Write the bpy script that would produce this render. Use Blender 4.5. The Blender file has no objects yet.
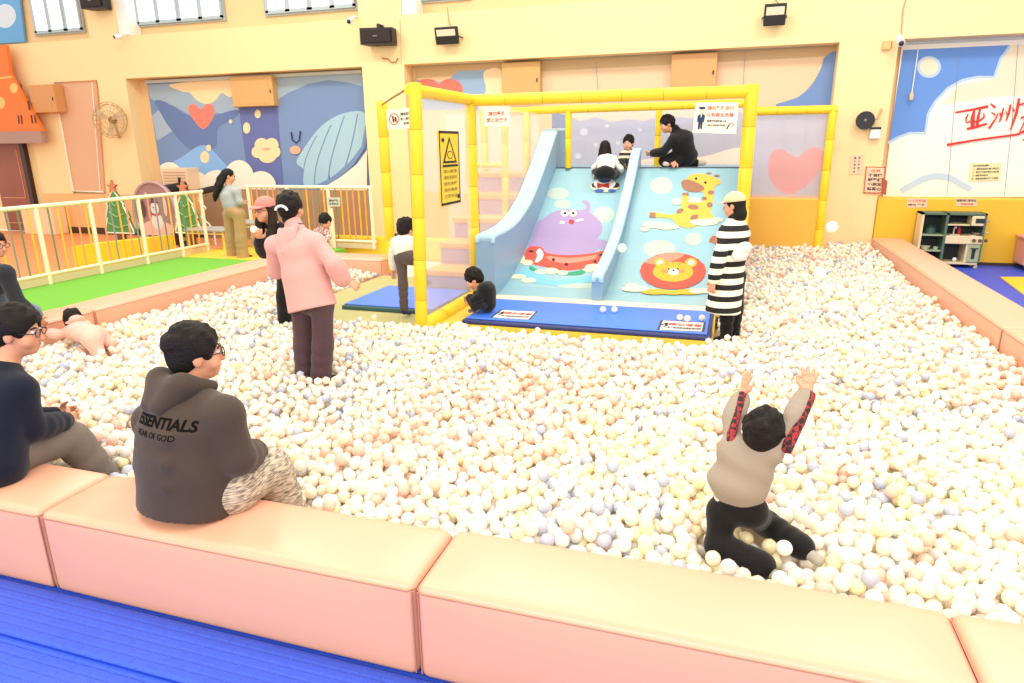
import bpy, bmesh, math, random
import numpy as np
from mathutils import Vector, Matrix
random.seed(7); RNG = np.random.default_rng(11)
SC = bpy.context.scene; COL = SC.collection

# ---------------------------------------------------------------- camera, world, lights, exposure
FPX, PITCH, ROLL, YAW, CAMH = 675.7, .2820, -.01148, .30945, 2.05
_h = np.array([-math.sin(YAW), math.cos(YAW), 0]); _u = np.array([0, 0, 1.]); _r0 = np.array([math.cos(YAW), math.sin(YAW), 0])
_f = _h*math.cos(PITCH)-_u*math.sin(PITCH); _uc = _u*math.cos(PITCH)+_h*math.sin(PITCH)
_r = _r0*math.cos(ROLL)+_uc*math.sin(ROLL); _up = _uc*math.cos(ROLL)-_r0*math.sin(ROLL)
CAM = np.array([0, 0, CAMH])
cd = bpy.data.cameras.new('camera'); cam = bpy.data.objects.new('camera', cd); COL.objects.link(cam)
cd.sensor_width = 36; cd.lens = 36*FPX/1024; cd.clip_end = 200
M = Matrix.Identity(4)
for i in range(3):
    M[i][0] = _r[i]; M[i][1] = _up[i]; M[i][2] = -_f[i]; M[i][3] = CAM[i]
cam.matrix_world = M; SC.camera = cam

w = bpy.data.worlds.new('world'); SC.world = w; w.use_nodes = True
bg = w.node_tree.nodes['Background']; bg.inputs[0].default_value = (1.0, .96, .88, 1); bg.inputs[1].default_value = .95
def unseen_lamp(x, y, z, sx, sy, watt, col=(1, .95, .86)):
    l = bpy.data.lights.new('unseen_lamp', 'AREA'); l.shape = 'RECTANGLE'; l.size = sx; l.size_y = sy; l.energy = watt; l.color = col
    o = bpy.data.objects.new('unseen_lamp', l); COL.objects.link(o); o.location = (x, y, z); return o
for x, y in ((-9, 9), (-3, 9), (3, 9), (-6, 3.5), (0, 3.5), (4, 3.5)):
    unseen_lamp(x, y, 7.6, 2.4, 1.2, 165 if y > 5 else 85)  # unseen overhead area lamps, added for general light
for x in (-4.5, -1, 2.5):     # added fill lights, out of view behind the camera, tilted towards the pit
    o = unseen_lamp(x, -5.5, 5.6, 1.6, .8, 170, (1, .90, .76)); o.rotation_euler = (math.radians(58), 0, 0)
SC.view_settings.view_transform = 'Standard'; SC.view_settings.look = 'None'
SC.cycles.diffuse_bounces = 6
SC.view_settings.exposure = 0.54; SC.view_settings.gamma = 1; SC.view_settings.use_curve_mapping = False

# ---------------------------------------------------------------- helpers: points
def ray(px, py): return _r*((px-512)/FPX)-_up*((py-341.5)/FPX)+_f
def at(px, py, Y): d = ray(px, py); return CAM+d*(Y/d[1])
def gz(px, py, z): d = ray(px, py); return CAM+d*((z-CAMH)/d[2])
def ax(px, py, X): d = ray(px, py); return CAM+d*(X/d[0])
def V(*a): return np.array(a, float)
def nrm(v): v = np.asarray(v, float); return v/(np.linalg.norm(v)+1e-12)

# ---------------------------------------------------------------- helpers: materials
def lin(c):
    return tuple((x/255/12.92 if x/255 <= .04045 else ((x/255+.055)/1.055)**2.4) for x in c[:3])
MATS = {}
ALB = .86
def mat(name, rgb, rough=.6, bump=0, bscale=60, var=0, vscale=3, metal=0, sheen=0, spec=.5, alb=None):
    if name in MATS: return MATS[name]
    m = bpy.data.materials.new(name); m.use_nodes = True; nt = m.node_tree; p = nt.nodes['Principled BSDF']
    c = tuple(x*(alb or ALB) for x in lin(rgb))+(1,); p.inputs['Base Color'].default_value = c; p.inputs['Roughness'].default_value = rough
    p.inputs['Metallic'].default_value = metal; p.inputs['Specular IOR Level'].default_value = spec
    if sheen: p.inputs['Sheen Weight'].default_value = sheen
    tc = nt.nodes.new('ShaderNodeTexCoord')
    if bump:
        n = nt.nodes.new('ShaderNodeTexNoise'); n.inputs['Scale'].default_value = bscale; n.inputs['Detail'].default_value = 3
        b = nt.nodes.new('ShaderNodeBump'); b.inputs['Strength'].default_value = bump; b.inputs['Distance'].default_value = .02
        nt.links.new(tc.outputs['Object'], n.inputs['Vector']); nt.links.new(n.outputs[0], b.inputs['Height']); nt.links.new(b.outputs[0], p.inputs['Normal'])
    if var:
        n = nt.nodes.new('ShaderNodeTexNoise'); n.inputs['Scale'].default_value = vscale; n.inputs['Detail'].default_value = 4
        mx = nt.nodes.new('ShaderNodeMix'); mx.data_type = 'RGBA'
        mx.inputs[6].default_value = tuple(max(0, x*(1-var)) for x in c[:3])+(1,); mx.inputs[7].default_value = tuple(min(1, x*(1+var)) for x in c[:3])+(1,)
        nt.links.new(tc.outputs['Object'], n.inputs['Vector']); nt.links.new(n.outputs[0], mx.inputs[0]); nt.links.new(mx.outputs[2], p.inputs['Base Color'])
    MATS[name] = m; return m
def stripes(name, c1, c2, period, frac, axis=2, phase=0, rough=.8):
    m = mat(name, c1, rough); nt = m.node_tree; p = nt.nodes['Principled BSDF']
    tc = nt.nodes.new('ShaderNodeTexCoord'); s = nt.nodes.new('ShaderNodeSeparateXYZ'); nt.links.new(tc.outputs['Object'], s.inputs[0])
    a = nt.nodes.new('ShaderNodeMath'); a.operation = 'ADD'; a.inputs[1].default_value = phase+50*period
    d = nt.nodes.new('ShaderNodeMath'); d.operation = 'DIVIDE'; d.inputs[1].default_value = period
    f = nt.nodes.new('ShaderNodeMath'); f.operation = 'FRACT'
    g = nt.nodes.new('ShaderNodeMath'); g.operation = 'GREATER_THAN'; g.inputs[1].default_value = frac
    mx = nt.nodes.new('ShaderNodeMix'); mx.data_type = 'RGBA'; mx.inputs[6].default_value = (*lin(c1), 1); mx.inputs[7].default_value = (*lin(c2), 1)
    nt.links.new(s.outputs[axis], a.inputs[0]); nt.links.new(a.outputs[0], d.inputs[0]); nt.links.new(d.outputs[0], f.inputs[0]); nt.links.new(f.outputs[0], g.inputs[0])
    nt.links.new(g.outputs[0], mx.inputs[0]); nt.links.new(mx.outputs[2], p.inputs['Base Color']); return m
def plaid(name, c1, c2, c3, scale):
    m = mat(name, c1, .85); nt = m.node_tree; p = nt.nodes['Principled BSDF']
    tc = nt.nodes.new('ShaderNodeTexCoord'); k = nt.nodes.new('ShaderNodeTexChecker'); k.inputs['Scale'].default_value = scale
    k.inputs[1].default_value = (*lin(c1), 1); k.inputs[2].default_value = (*lin(c2), 1); nt.links.new(tc.outputs['Object'], k.inputs[0]); nt.links.new(k.outputs[0], p.inputs['Base Color']); return m
def net_mat(name, rgb, fac):
    m = bpy.data.materials.new(name); m.use_nodes = True; nt = m.node_tree; p = nt.nodes['Principled BSDF']; out = nt.nodes['Material Output']
    p.inputs['Base Color'].default_value = (*lin(rgb), 1); p.inputs['Roughness'].default_value = .8
    t = nt.nodes.new('ShaderNodeBsdfTransparent'); mx = nt.nodes.new('ShaderNodeMixShader')
    mx.inputs[0].default_value = fac; nt.links.new(t.outputs[0], mx.inputs[1]); nt.links.new(p.outputs[0], mx.inputs[2]); nt.links.new(mx.outputs[0], out.inputs[0]); MATS[name] = m; return m

# ---------------------------------------------------------------- helpers: objects
def tag(o, label=None, cat=None, group=None, kind=None):
    if label: o['label'] = label
    if cat: o['category'] = cat
    if group: o['group'] = group
    if kind: o['kind'] = kind
    return o
def thing(name, loc, label, cat, group=None):
    o = bpy.data.objects.new(name, None); o.empty_display_size = .1; COL.objects.link(o); o.location = Vector(loc); return tag(o, label, cat, group)
def wloc(o):
    v = Vector((0, 0, 0))
    while o: v = v+o.location; o = o.parent
    return v
def link_mesh(name, verts, faces, mats, parent=None, origin=None, fm=None, smooth=False):
    verts = np.asarray(verts, float).reshape(-1, 3)
    if parent is not None: org = np.array(wloc(parent)); 
    else: org = np.array(origin) if origin is not None else (np.array([(verts[:, 0].min()+verts[:, 0].max())/2, (verts[:, 1].min()+verts[:, 1].max())/2, verts[:, 2].min()]))
    me = bpy.data.meshes.new(name)
    me.from_pydata((verts-org).tolist(), [], [tuple(int(i) for i in f) for f in faces])
    if not isinstance(mats, (list, tuple)): mats = [mats]
    for m in mats: me.materials.append(m)
    if fm is not None: me.polygons.foreach_set('material_index', np.asarray(fm, np.int32))
    if smooth: me.polygons.foreach_set('use_smooth', np.ones(len(me.polygons), bool))
    me.update()
    o = bpy.data.objects.new(name, me); COL.objects.link(o)
    if parent is not None: o.parent = parent
    else: o.location = Vector(org)
    return o
class MB:
    """collects solids in world coordinates; build() links them as one mesh object"""
    def __init__(s): s.v = []; s.f = []; s.m = []; s.n = 0; s.sm = False
    def add(s, verts, faces, mi=0):
        s.v += [tuple(map(float, q)) for q in verts]; s.f += [tuple(i+s.n for i in f) for f in faces]; s.m += [mi]*len(faces); s.n += len(verts); return s
    def box(s, lo, hi, mi=0, bev=0, seg=2, M=None):
        lo = np.array(lo, float); hi = np.array(hi, float); c = (lo+hi)/2; d = hi-lo
        bm = bmesh.new(); bmesh.ops.create_cube(bm, size=1); bmesh.ops.scale(bm, vec=d, verts=bm.verts)
        if bev: bmesh.ops.bevel(bm, geom=bm.edges[:], offset=min(bev, .49*d.min()), segments=seg, profile=.5, affect='EDGES')
        bm.verts.ensure_lookup_table(); vs = [np.array(v.co)+c if M is None else M(np.array(v.co)+c) for v in bm.verts]
        s.add(vs, [[v.index for v in f.verts] for f in bm.faces], mi); bm.free(); return s
    def obox(s, c, ux, uy, uz, dims, mi=0, bev=0):
        c = np.array(c, float); A = np.array([nrm(ux), nrm(uy), nrm(uz)])
        return s.box(-np.array(dims)/2, np.array(dims)/2, mi, bev, M=lambda p: c+p@A)
    def tube(s, pts, r, mi=0, seg=10, closed=False, caps=True):
        pts = [np.array(p, float) for p in pts]; n = len(pts); rs = [r]*n if np.isscalar(r) else list(r); vs = []; prev = None
        for i in range(n):
            a = pts[(i-1) % n] if (closed or i > 0) else pts[i]; b = pts[(i+1) % n] if (closed or i < n-1) else pts[i]
            t = nrm(b-a)
            if prev is None: x = np.cross(t, [0, 0, 1.]); x = np.cross(t, [1., 0, 0]) if np.linalg.norm(x) < .1 else x
            else: x = prev-t*(prev@t)
            x = nrm(x); y = np.cross(t, x); prev = x
            for k in range(seg):
                an = 2*math.pi*k/seg; vs.append(pts[i]+rs[i]*(x*math.cos(an)+y*math.sin(an)))
        fs = []
        for i in range(n if closed else n-1):
            j = (i+1) % n
            for k in range(seg): fs.append((i*seg+k, i*seg+(k+1) % seg, j*seg+(k+1) % seg, j*seg+k))
        if caps and not closed: fs += [tuple(range(seg))[::-1], tuple((n-1)*seg+k for k in range(seg))]
        return s.add(vs, fs, mi)
    def sphere(s, c, r, mi=0, n=12, rad=None, A=None):
        rad = np.array(rad if rad is not None else (r, r, r), float); A = np.eye(3) if A is None else A
        vs = [np.array([0, 0, 1.])]; m = n//2
        for i in range(1, m):
            for k in range(n): a = math.pi*i/m; b = 2*math.pi*k/n; vs.append(np.array([math.sin(a)*math.cos(b), math.sin(a)*math.sin(b), math.cos(a)]))
        vs.append(np.array([0, 0, -1.])); fs = []
        for k in range(n): fs.append((0, 1+k, 1+(k+1) % n))
        for i in range(m-2):
            for k in range(n): fs.append((1+i*n+k, 1+(i+1)*n+k, 1+(i+1)*n+(k+1) % n, 1+i*n+(k+1) % n))
        L = len(vs)-1
        for k in range(n): fs.append((L, 1+(m-2)*n+(k+1) % n, 1+(m-2)*n+k))
        return s.add([np.array(c)+(v*rad)@A for v in vs], fs, mi)
    def prism(s, pts, d, mi=0):
        pts = [np.array(p, float) for p in pts]; d = np.array(d, float); n = len(pts)
        fs = [tuple(range(n)), tuple(range(2*n-1, n-1, -1))]+[(i, i+n, (i+1) % n+n, (i+1) % n) for i in range(n)]
        return s.add(pts+[p+d for p in pts], fs, mi)
    def face(s, pts, mi=0): return s.add(pts, [tuple(range(len(pts)))], mi)
    def build(s, name, mats, parent=None, smooth=False, origin=None, fixn=True):
        o = link_mesh(name, s.v, s.f, mats, parent, origin, s.m, smooth)
        if fixn:
            bm = bmesh.new(); bm.from_mesh(o.data); bmesh.ops.recalc_face_normals(bm, faces=bm.faces); bm.to_mesh(o.data); bm.free()
        if smooth: 
            try: o.data.set_sharp_from_angle(angle=.9)
            except Exception: pass
        return o
def structure(o): o['kind'] = 'structure'; return o

def smooth_loop(pts, k=6):
    pts = np.array(pts, float); n = len(pts); out = []
    for i in range(n):
        p0, p1, p2, p3 = pts[i-1], pts[i], pts[(i+1) % n], pts[(i+2) % n]
        for j in range(k):
            t = j/k; out.append(.5*((2*p1)+(-p0+p2)*t+(2*p0-5*p1+4*p2-p3)*t*t+(-p0+3*p1-3*p2+p3)*t**3))
    return out
def ell2(cx, cy, rx, ry, rot=0, n=24):
    c, s = math.cos(rot), math.sin(rot)
    return [(cx+rx*math.cos(a)*c-ry*math.sin(a)*s, cy+rx*math.cos(a)*s+ry*math.sin(a)*c) for a in [2*math.pi*i/n for i in range(n)]]
def stroke2(pts, wd):
    """a brush stroke (flat ribbon outline) in drawing coordinates"""
    pts = np.array(pts, float); ws = [wd]*len(pts) if np.isscalar(wd) else wd; L = []; R_ = []
    for i in range(len(pts)):
        a = pts[max(0, i-1)]; b = pts[min(len(pts)-1, i+1)]; t = (b-a)/(np.linalg.norm(b-a)+1e-9); n = np.array([-t[1], t[0]])
        L.append(pts[i]+n*ws[i]/2); R_.append(pts[i]-n*ws[i]/2)
    return L+R_[::-1]
def art(name, shapes, to3, nor, mats, parent, eps=.0012, base=0.001):
    """flat printed picture: every shape (outline, material index) is one face, stacked by a hair along the surface normal"""
    mb = MB(); nor = np.array(nor, float)
    for i, (pts, mi) in enumerate(shapes):
        P = [to3(*p)+nor*(base+eps*i) for p in pts]
        a = sum(np.cross(P[j]-P[0], P[(j+1) % len(P)]-P[0]) for j in range(len(P)))
        if a@nor < 0: P = P[::-1]
        mb.face(P, mi)
    return mb.build(name, mats, parent, fixn=False)
def clip_poly(pts, n, d):
    """keep the side of the drawing where n.p <= d"""
    out = []; m = len(pts)
    for i in range(m):
        a = np.array(pts[i], float); b = np.array(pts[(i+1) % m], float); fa = a@np.array(n)-d; fb = b@np.array(n)-d
        if fa <= 0: out.append(a)
        if (fa < 0) != (fb < 0) and fa != fb: out.append(a+(b-a)*fa/(fa-fb))
    return out
def text(body, c, u, v, h, m, parent, name='lettering', width=None, bold=.012, align='CENTER', spacing=1.0):
    cu = bpy.data.curves.new('t', 'FONT'); cu.body = body; cu.size = 1; cu.align_x = align; cu.align_y = 'CENTER'; cu.offset = bold; cu.space_line = spacing; cu.resolution_u = 3
    o = bpy.data.objects.new('t', cu); COL.objects.link(o); dg = bpy.context.evaluated_depsgraph_get(); dg.update()
    me = bpy.data.meshes.new_from_object(o.evaluated_get(dg)); bpy.data.objects.remove(o); 
    n = len(me.vertices); co = np.empty(n*3); me.vertices.foreach_get('co', co); co = co.reshape(-1, 3)
    ext = co.max(0)-co.min(0); mid = (co.max(0)+co.min(0))/2
    sy = h/ext[1]; sx = width/ext[0] if width else sy
    u = nrm(u); v = nrm(v); org = np.array(wloc(parent)) if parent else np.zeros(3)
    co = np.array(c)+np.outer((co[:, 0]-mid[0])*sx, u)+np.outer((co[:, 1]-mid[1])*sy, v)-org
    me.vertices.foreach_set('co', co.ravel()); me.materials.clear(); me.materials.append(m); me.update()
    t = bpy.data.objects.new(name, me); COL.objects.link(t); t.parent = parent; return t
# ---------------------------------------------------------------- helpers: smooth solids for bodies and clothes (one continuous surface)
class Solid:
    def __init__(s): s.p = []; s.cuts = []
    def cap(s, a, b, ra, rb=None, side=None, k=.03, op='add'):
        """tapered limb; ra, rb are radii or (side radius, front radius)"""
        rb = ra if rb is None else rb
        f = lambda r: (r, r) if np.isscalar(r) else tuple(r)
        s.p.append(('cap', np.array(a, float), np.array(b, float), f(ra), f(rb), side, k, op)); return s
    def ell(s, c, rad, A=None, k=.03, op='add'):
        s.p.append(('ell', np.array(c, float), np.array(rad, float), np.eye(3) if A is None else np.array(A, float), k, op)); return s
    def path(s, pts, rs, k=.02):
        for i in range(len(pts)-1): s.cap(pts[i], pts[i+1], rs[i], rs[i+1], k=k)
        return s
    def cut(s, p, n): s.cuts.append((np.array(p, float), nrm(n))); return s
    def mesh(s, h):
        lo = np.full(3, 1e9); hi = -lo
        for q in s.p:
            if q[-1] == 'sub': continue
            if q[0] == 'cap':
                m = max(q[3]+q[4]); pts = np.array([q[1], q[2]])
            else: m = q[2].max(); pts = q[1][None]
            lo = np.minimum(lo, pts.min(0)-m); hi = np.maximum(hi, pts.max(0)+m)
        lo -= 4*h; hi += 4*h; N = np.ceil((hi-lo)/h).astype(int)+1
        F = np.full(N, 1., np.float32)
        for q in s.p:
            k = q[-2]; op = q[-1]
            if q[0] == 'cap': m = max(q[3]+q[4])+k+3*h; pts = np.array([q[1], q[2]])
            else: m = q[2].max()+k+3*h; pts = q[1][None]
            i0 = np.clip(((pts.min(0)-m-lo)/h).astype(int), 0, N); i1 = np.clip(((pts.max(0)+m-lo)/h).astype(int)+1, 0, N)
            if (i1 <= i0).any(): continue
            sl = tuple(slice(a, b) for a, b in zip(i0, i1))
            G = np.stack(np.meshgrid(*[lo[j]+h*np.arange(i0[j], i1[j]) for j in range(3)], indexing='ij'), -1)
            if q[0] == 'cap':
                a, b, ra, rb, side = q[1:6]; L = np.linalg.norm(b-a)+1e-9; d = (b-a)/L
                P = G-a; t = np.clip(P@d/L, 0, 1); P = P-t[..., None]*(b-a)
                if ra[0] == ra[1] and rb[0] == rb[1]: D = np.linalg.norm(P, axis=-1)-(ra[0]+(rb[0]-ra[0])*t)
                else:
                    sd = np.array(side, float); sd = nrm(sd-d*(sd@d)); fr = np.cross(d, sd)
                    rx = ra[0]+(rb[0]-ra[0])*t; ry = ra[1]+(rb[1]-ra[1])*t; mn = np.minimum(rx, ry)
                    D = (np.sqrt(((P@sd)/rx)**2+((P@fr)/ry)**2+((P@d)/mn)**2)-1)*mn
            else:
                c, rad, A = q[1:4]; P = (G-c)@A.T
                k0 = np.linalg.norm(P/rad, axis=-1); k1 = np.linalg.norm(P/rad**2, axis=-1)+1e-9; D = k0*(k0-1)/k1
            S = F[sl]
            if op == 'sub':
                hh = np.clip(.5-.5*(S+D)/k, 0, 1); F[sl] = S*(1-hh)-D*hh+k*hh*(1-hh)
            else:
                hh = np.clip(.5+.5*(S-D)/k, 0, 1); F[sl] = S*(1-hh)+D*hh-k*hh*(1-hh)
        if s.cuts:
            G = np.stack(np.meshgrid(*[lo[j]+h*np.arange(N[j]) for j in range(3)], indexing='ij'), -1)
            for p, n in s.cuts: F = np.maximum(F, ((G-p)@n).astype(np.float32))
        ins = F < 0
        c8 = [ins[a:N[0]-1+a, b:N[1]-1+b, c:N[2]-1+c] for a in (0, 1) for b in (0, 1) for c in (0, 1)]
        n = sum(x.astype(np.int8) for x in c8); act = (n > 0) & (n < 8)
        idx = np.full(act.shape, -1, np.int64); ci = np.argwhere(act); idx[act] = np.arange(len(ci))
        acc = np.zeros((len(ci), 3)); cnt = np.zeros(len(ci))
        cor = [(a, b, c) for a in (0, 1) for b in (0, 1) for c in (0, 1)]
        for i in range(8):
            for j in range(i+1, 8):
                dd = np.array(cor[j])-np.array(cor[i])
                if abs(dd).sum() != 1: continue
                A = ci+cor[i]; B = ci+cor[j]; fa = F[A[:, 0], A[:, 1], A[:, 2]]; fb = F[B[:, 0], B[:, 1], B[:, 2]]
                x = (fa < 0) != (fb < 0); t = np.where(x, fa/np.where(x, fa-fb, 1), 0)
                acc[x] += (A+t[:, None]*dd)[x]; cnt[x] += 1
        verts = lo+h*acc/cnt[:, None]
        faces = []
        for axd in range(3):
            u, v = [(1, 2), (2, 0), (0, 1)][axd]
            sl0 = [slice(None)]*3; sl1 = [slice(None)]*3; sl0[axd] = slice(0, -1); sl1[axd] = slice(1, None)
            a = ins[tuple(sl0)]; b = ins[tuple(sl1)]; e = np.argwhere(a != b)
            if not len(e): continue
            e = e[(e[:, u] > 0) & (e[:, v] > 0) & (e[:, u] < N[u]-1) & (e[:, v] < N[v]-1)]
            fl = a[e[:, 0], e[:, 1], e[:, 2]]
            q = []
            for du, dv in ((1, 1), (0, 1), (0, 0), (1, 0)):
                w_ = e.copy(); w_[:, u] -= du; w_[:, v] -= dv; q.append(idx[w_[:, 0], w_[:, 1], w_[:, 2]])
            q = np.stack(q, 1); q[~fl] = q[~fl][:, ::-1]; faces.append(q)
        return verts, np.concatenate(faces)
    def build(s, name, m, parent, h=.01, relax=1):
        v, f = s.mesh(h)
        if relax:  # one gentle relaxation of the lattice steps
            e = np.concatenate([f[:, [0, 1]], f[:, [1, 2]], f[:, [2, 3]], f[:, [3, 0]]])
            for _ in range(relax):
                sm = np.zeros_like(v); ct = np.zeros(len(v)); np.add.at(sm, e[:, 0], v[e[:, 1]]); np.add.at(ct, e[:, 0], 1); v = .5*v+.5*sm/ct[:, None]
        return link_mesh(name, v, f, m, parent, smooth=True)

SKIN = mat('skin', (226, 160, 124), .55, bump=.03, bscale=200)
SKINK = mat('child skin', (234, 168, 134), .55, bump=.03, bscale=200)
def hair_mat(name, rgb): return mat(name, rgb, .6, bump=.5, bscale=110, spec=.25)
HAIR = hair_mat('black hair', (22, 16, 13)); HAIRB = hair_mat('brown black hair', (40, 28, 22))
EYEW = mat('eye white', (235, 230, 222), .3); EYEB = mat('eye dark', (20, 15, 12), .2); LIP = mat('lips', (200, 110, 100), .5); BROW = mat('brow', (32, 25, 22), .8)

def frame(f, up=(0, 0, 1)):
    f = nrm(f); r = nrm(np.cross(f, up)); u = np.cross(r, f); return r, f, u      # right, forward, up
def head_solid(S, c, F, s, child=False):
    r, f, u = F; A = np.array([r, f, u]); o = lambda x, y, z: c+s*(r*x+f*y+u*z)
    S.ell(o(0, -.012, .028), np.array([.076, .094, .088])*s, A, k=.02)
    S.ell(o(0, .022, -.030), np.array([.060, .070, .086])*s, A, k=.03)
    S.ell(o(0, .058, -.085), np.array([.030, .028, .026])*s, A, k=.03)                       # chin
    for q in (-1, 1):
        S.ell(o(q*.040, .060, -.040), np.array([.030, .026, .032])*s, A, k=.02)              # cheek
        S.ell(o(q*.033, .096, .004), np.array([.018, .014, .012])*s, A, k=.012, op='sub')    # eye socket
        S.ell(o(q*.078, -.008, -.012), np.array([.010, .022, .034])*s, A, k=.008)            # ear
    if child: S.cap(o(0, .088, -.010), o(0, .098, -.032), .009*s, .012*s, k=.012)
    else: S.cap(o(0, .090, .008), o(0, .106, -.034), .009*s, .013*s, k=.012)                 # nose
    S.cap(o(-.018, .083, -.058), o(.018, .083, -.058), .011*s, k=.012)                       # lips
def face_parts(c, F, s, root, glasses=None):
    r, f, u = F; o = lambda x, y, z: c+s*(r*x+f*y+u*z)
    for q in (-1, 1):
        mb = MB(); mb.sphere(o(q*.032, .078, .004), .013*s, 0, 10); mb.sphere(o(q*.032, .0875, .004), .0058*s, 1, 8); mb.build('eye', [EYEW, EYEB], root, True)
    mb = MB()
    for q in (-1, 1): mb.tube([o(q*.018, .092, .024), o(q*.034, .090, .029), o(q*.050, .078, .023)], .0042*s, 0, 6)
    mb.build('eyebrows', BROW, root, True)
    mb = MB(); mb.tube([o(-.022, .0875, -.057), o(0, .0955, -.060), o(.022, .0875, -.057)], [.003*s, .0055*s, .003*s], 0, 6); mb.build('lips', LIP, root, True)
    if glasses:
        mb = MB()
        for q in (-1, 1):
            mb.tube([o(q*.034+.025*math.cos(a), .103, .002+.020*math.sin(a)) for a in [2*math.pi*i/14 for i in range(14)]], .0024*s, 0, 6, closed=True)
            mb.tube([o(q*.060, .101, .006), o(q*.080, .06, .006), o(q*.083, -.01, .004), o(q*.080, -.03, -.010)], .0024*s, 0, 6)
        mb.tube([o(-.009, .103, .006), o(.009, .103, .006)], .0024*s, 0, 6)
        mb.build('glasses', glasses, root, True)
def hair_short(c, F, s, m, root, h, thick=1.0, low=-.02, name='hair', nape=True):
    r, f, u = F; A = np.array([r, f, u]); o = lambda x, y, z: c+s*(r*x+f*y+u*z); S = Solid()
    S.ell(o(0, -.016, .036), np.array([.086, .104, .098])*s*thick, A, k=.02)
    if nape: S.ell(o(0, -.058, -.022), np.array([.068, .056, .062])*s*thick, A, k=.03)
    for q in (-1, 1): S.ell(o(q*.066, .012, .015), np.array([.022, .040, .045])*s, A, k=.02)
    rg = random.Random(int(abs(c[0]*1000+c[2]*777)))
    for _ in range(34):                                                                        # clumps of hair that follow the crown
        a = rg.uniform(0, 6.28); e = rg.uniform(.0, 1.35); d = np.array([math.cos(a)*math.cos(e), math.sin(a)*math.cos(e), math.sin(e)])
        p = np.array([d[0]*.080, -.016+d[1]*.097, .036+d[2]*.091])*thick; q = p+np.array([d[0]*.016-d[1]*.014, d[1]*.016+d[0]*.014, -.030*math.cos(e)-.004])
        S.cap(o(*p), o(*q), .017*s, .006*s, k=.012)
    S.ell(o(0, .105, -.052), np.array([.085, .072, .100])*s, A, k=.015, op='sub')             # face opening
    for q in (-1, 1): S.ell(o(q*.098, .020, -.05), np.array([.040, .045, .055])*s, A, k=.012, op='sub')
    return S.build(name, m, root, h)
def hand(S, wr, d, n, s=1, side=1, curl=.35, spread=.16, k=.008):
    """palm, four unequal bent fingers and a thumb from the side of the palm; n = palm normal, side=+1 puts the thumb along cross(d, n)"""
    d = nrm(d); n = nrm(np.asarray(n, float)-d*(np.asarray(n, float)@d)); t = nrm(np.cross(d, n))*side
    S.cap(wr, wr+d*.02*s, .024*s, (.026*s), k=.02)
    S.cap(wr+d*.025*s, wr+d*.075*s, (.030*s, .014*s), (.037*s, .013*s), side=t, k=.015)
    for i, (off, L) in enumerate(((.029, .066), (.010, .076), (-.010, .070), (-.028, .054))):
        b = wr+d*.082*s+t*off*s; an = (1.5-i)*spread; dd = nrm(d*math.cos(an)+t*math.sin(an)); p = b; ang = curl*.5; pts = [b-dd*.012*s]
        for L2 in (.45, .32, .23):
            v = dd*math.cos(ang)+n*math.sin(ang); p = p+v*L*L2*s; pts.append(p); ang += curl
        S.path(pts, [.0098*s, .0090*s, .0082*s, .0068*s], k=k)
    b = wr+d*.030*s+t*.026*s; v1 = nrm(t*.8+d*.65+n*.25); v2 = nrm(t*.35+d*.9+n*.35*curl*2)
    S.path([b, b+v1*.038*s, b+v1*.038*s+v2*.034*s], [.013*s, .0105*s, .008*s], k=.01)

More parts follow.
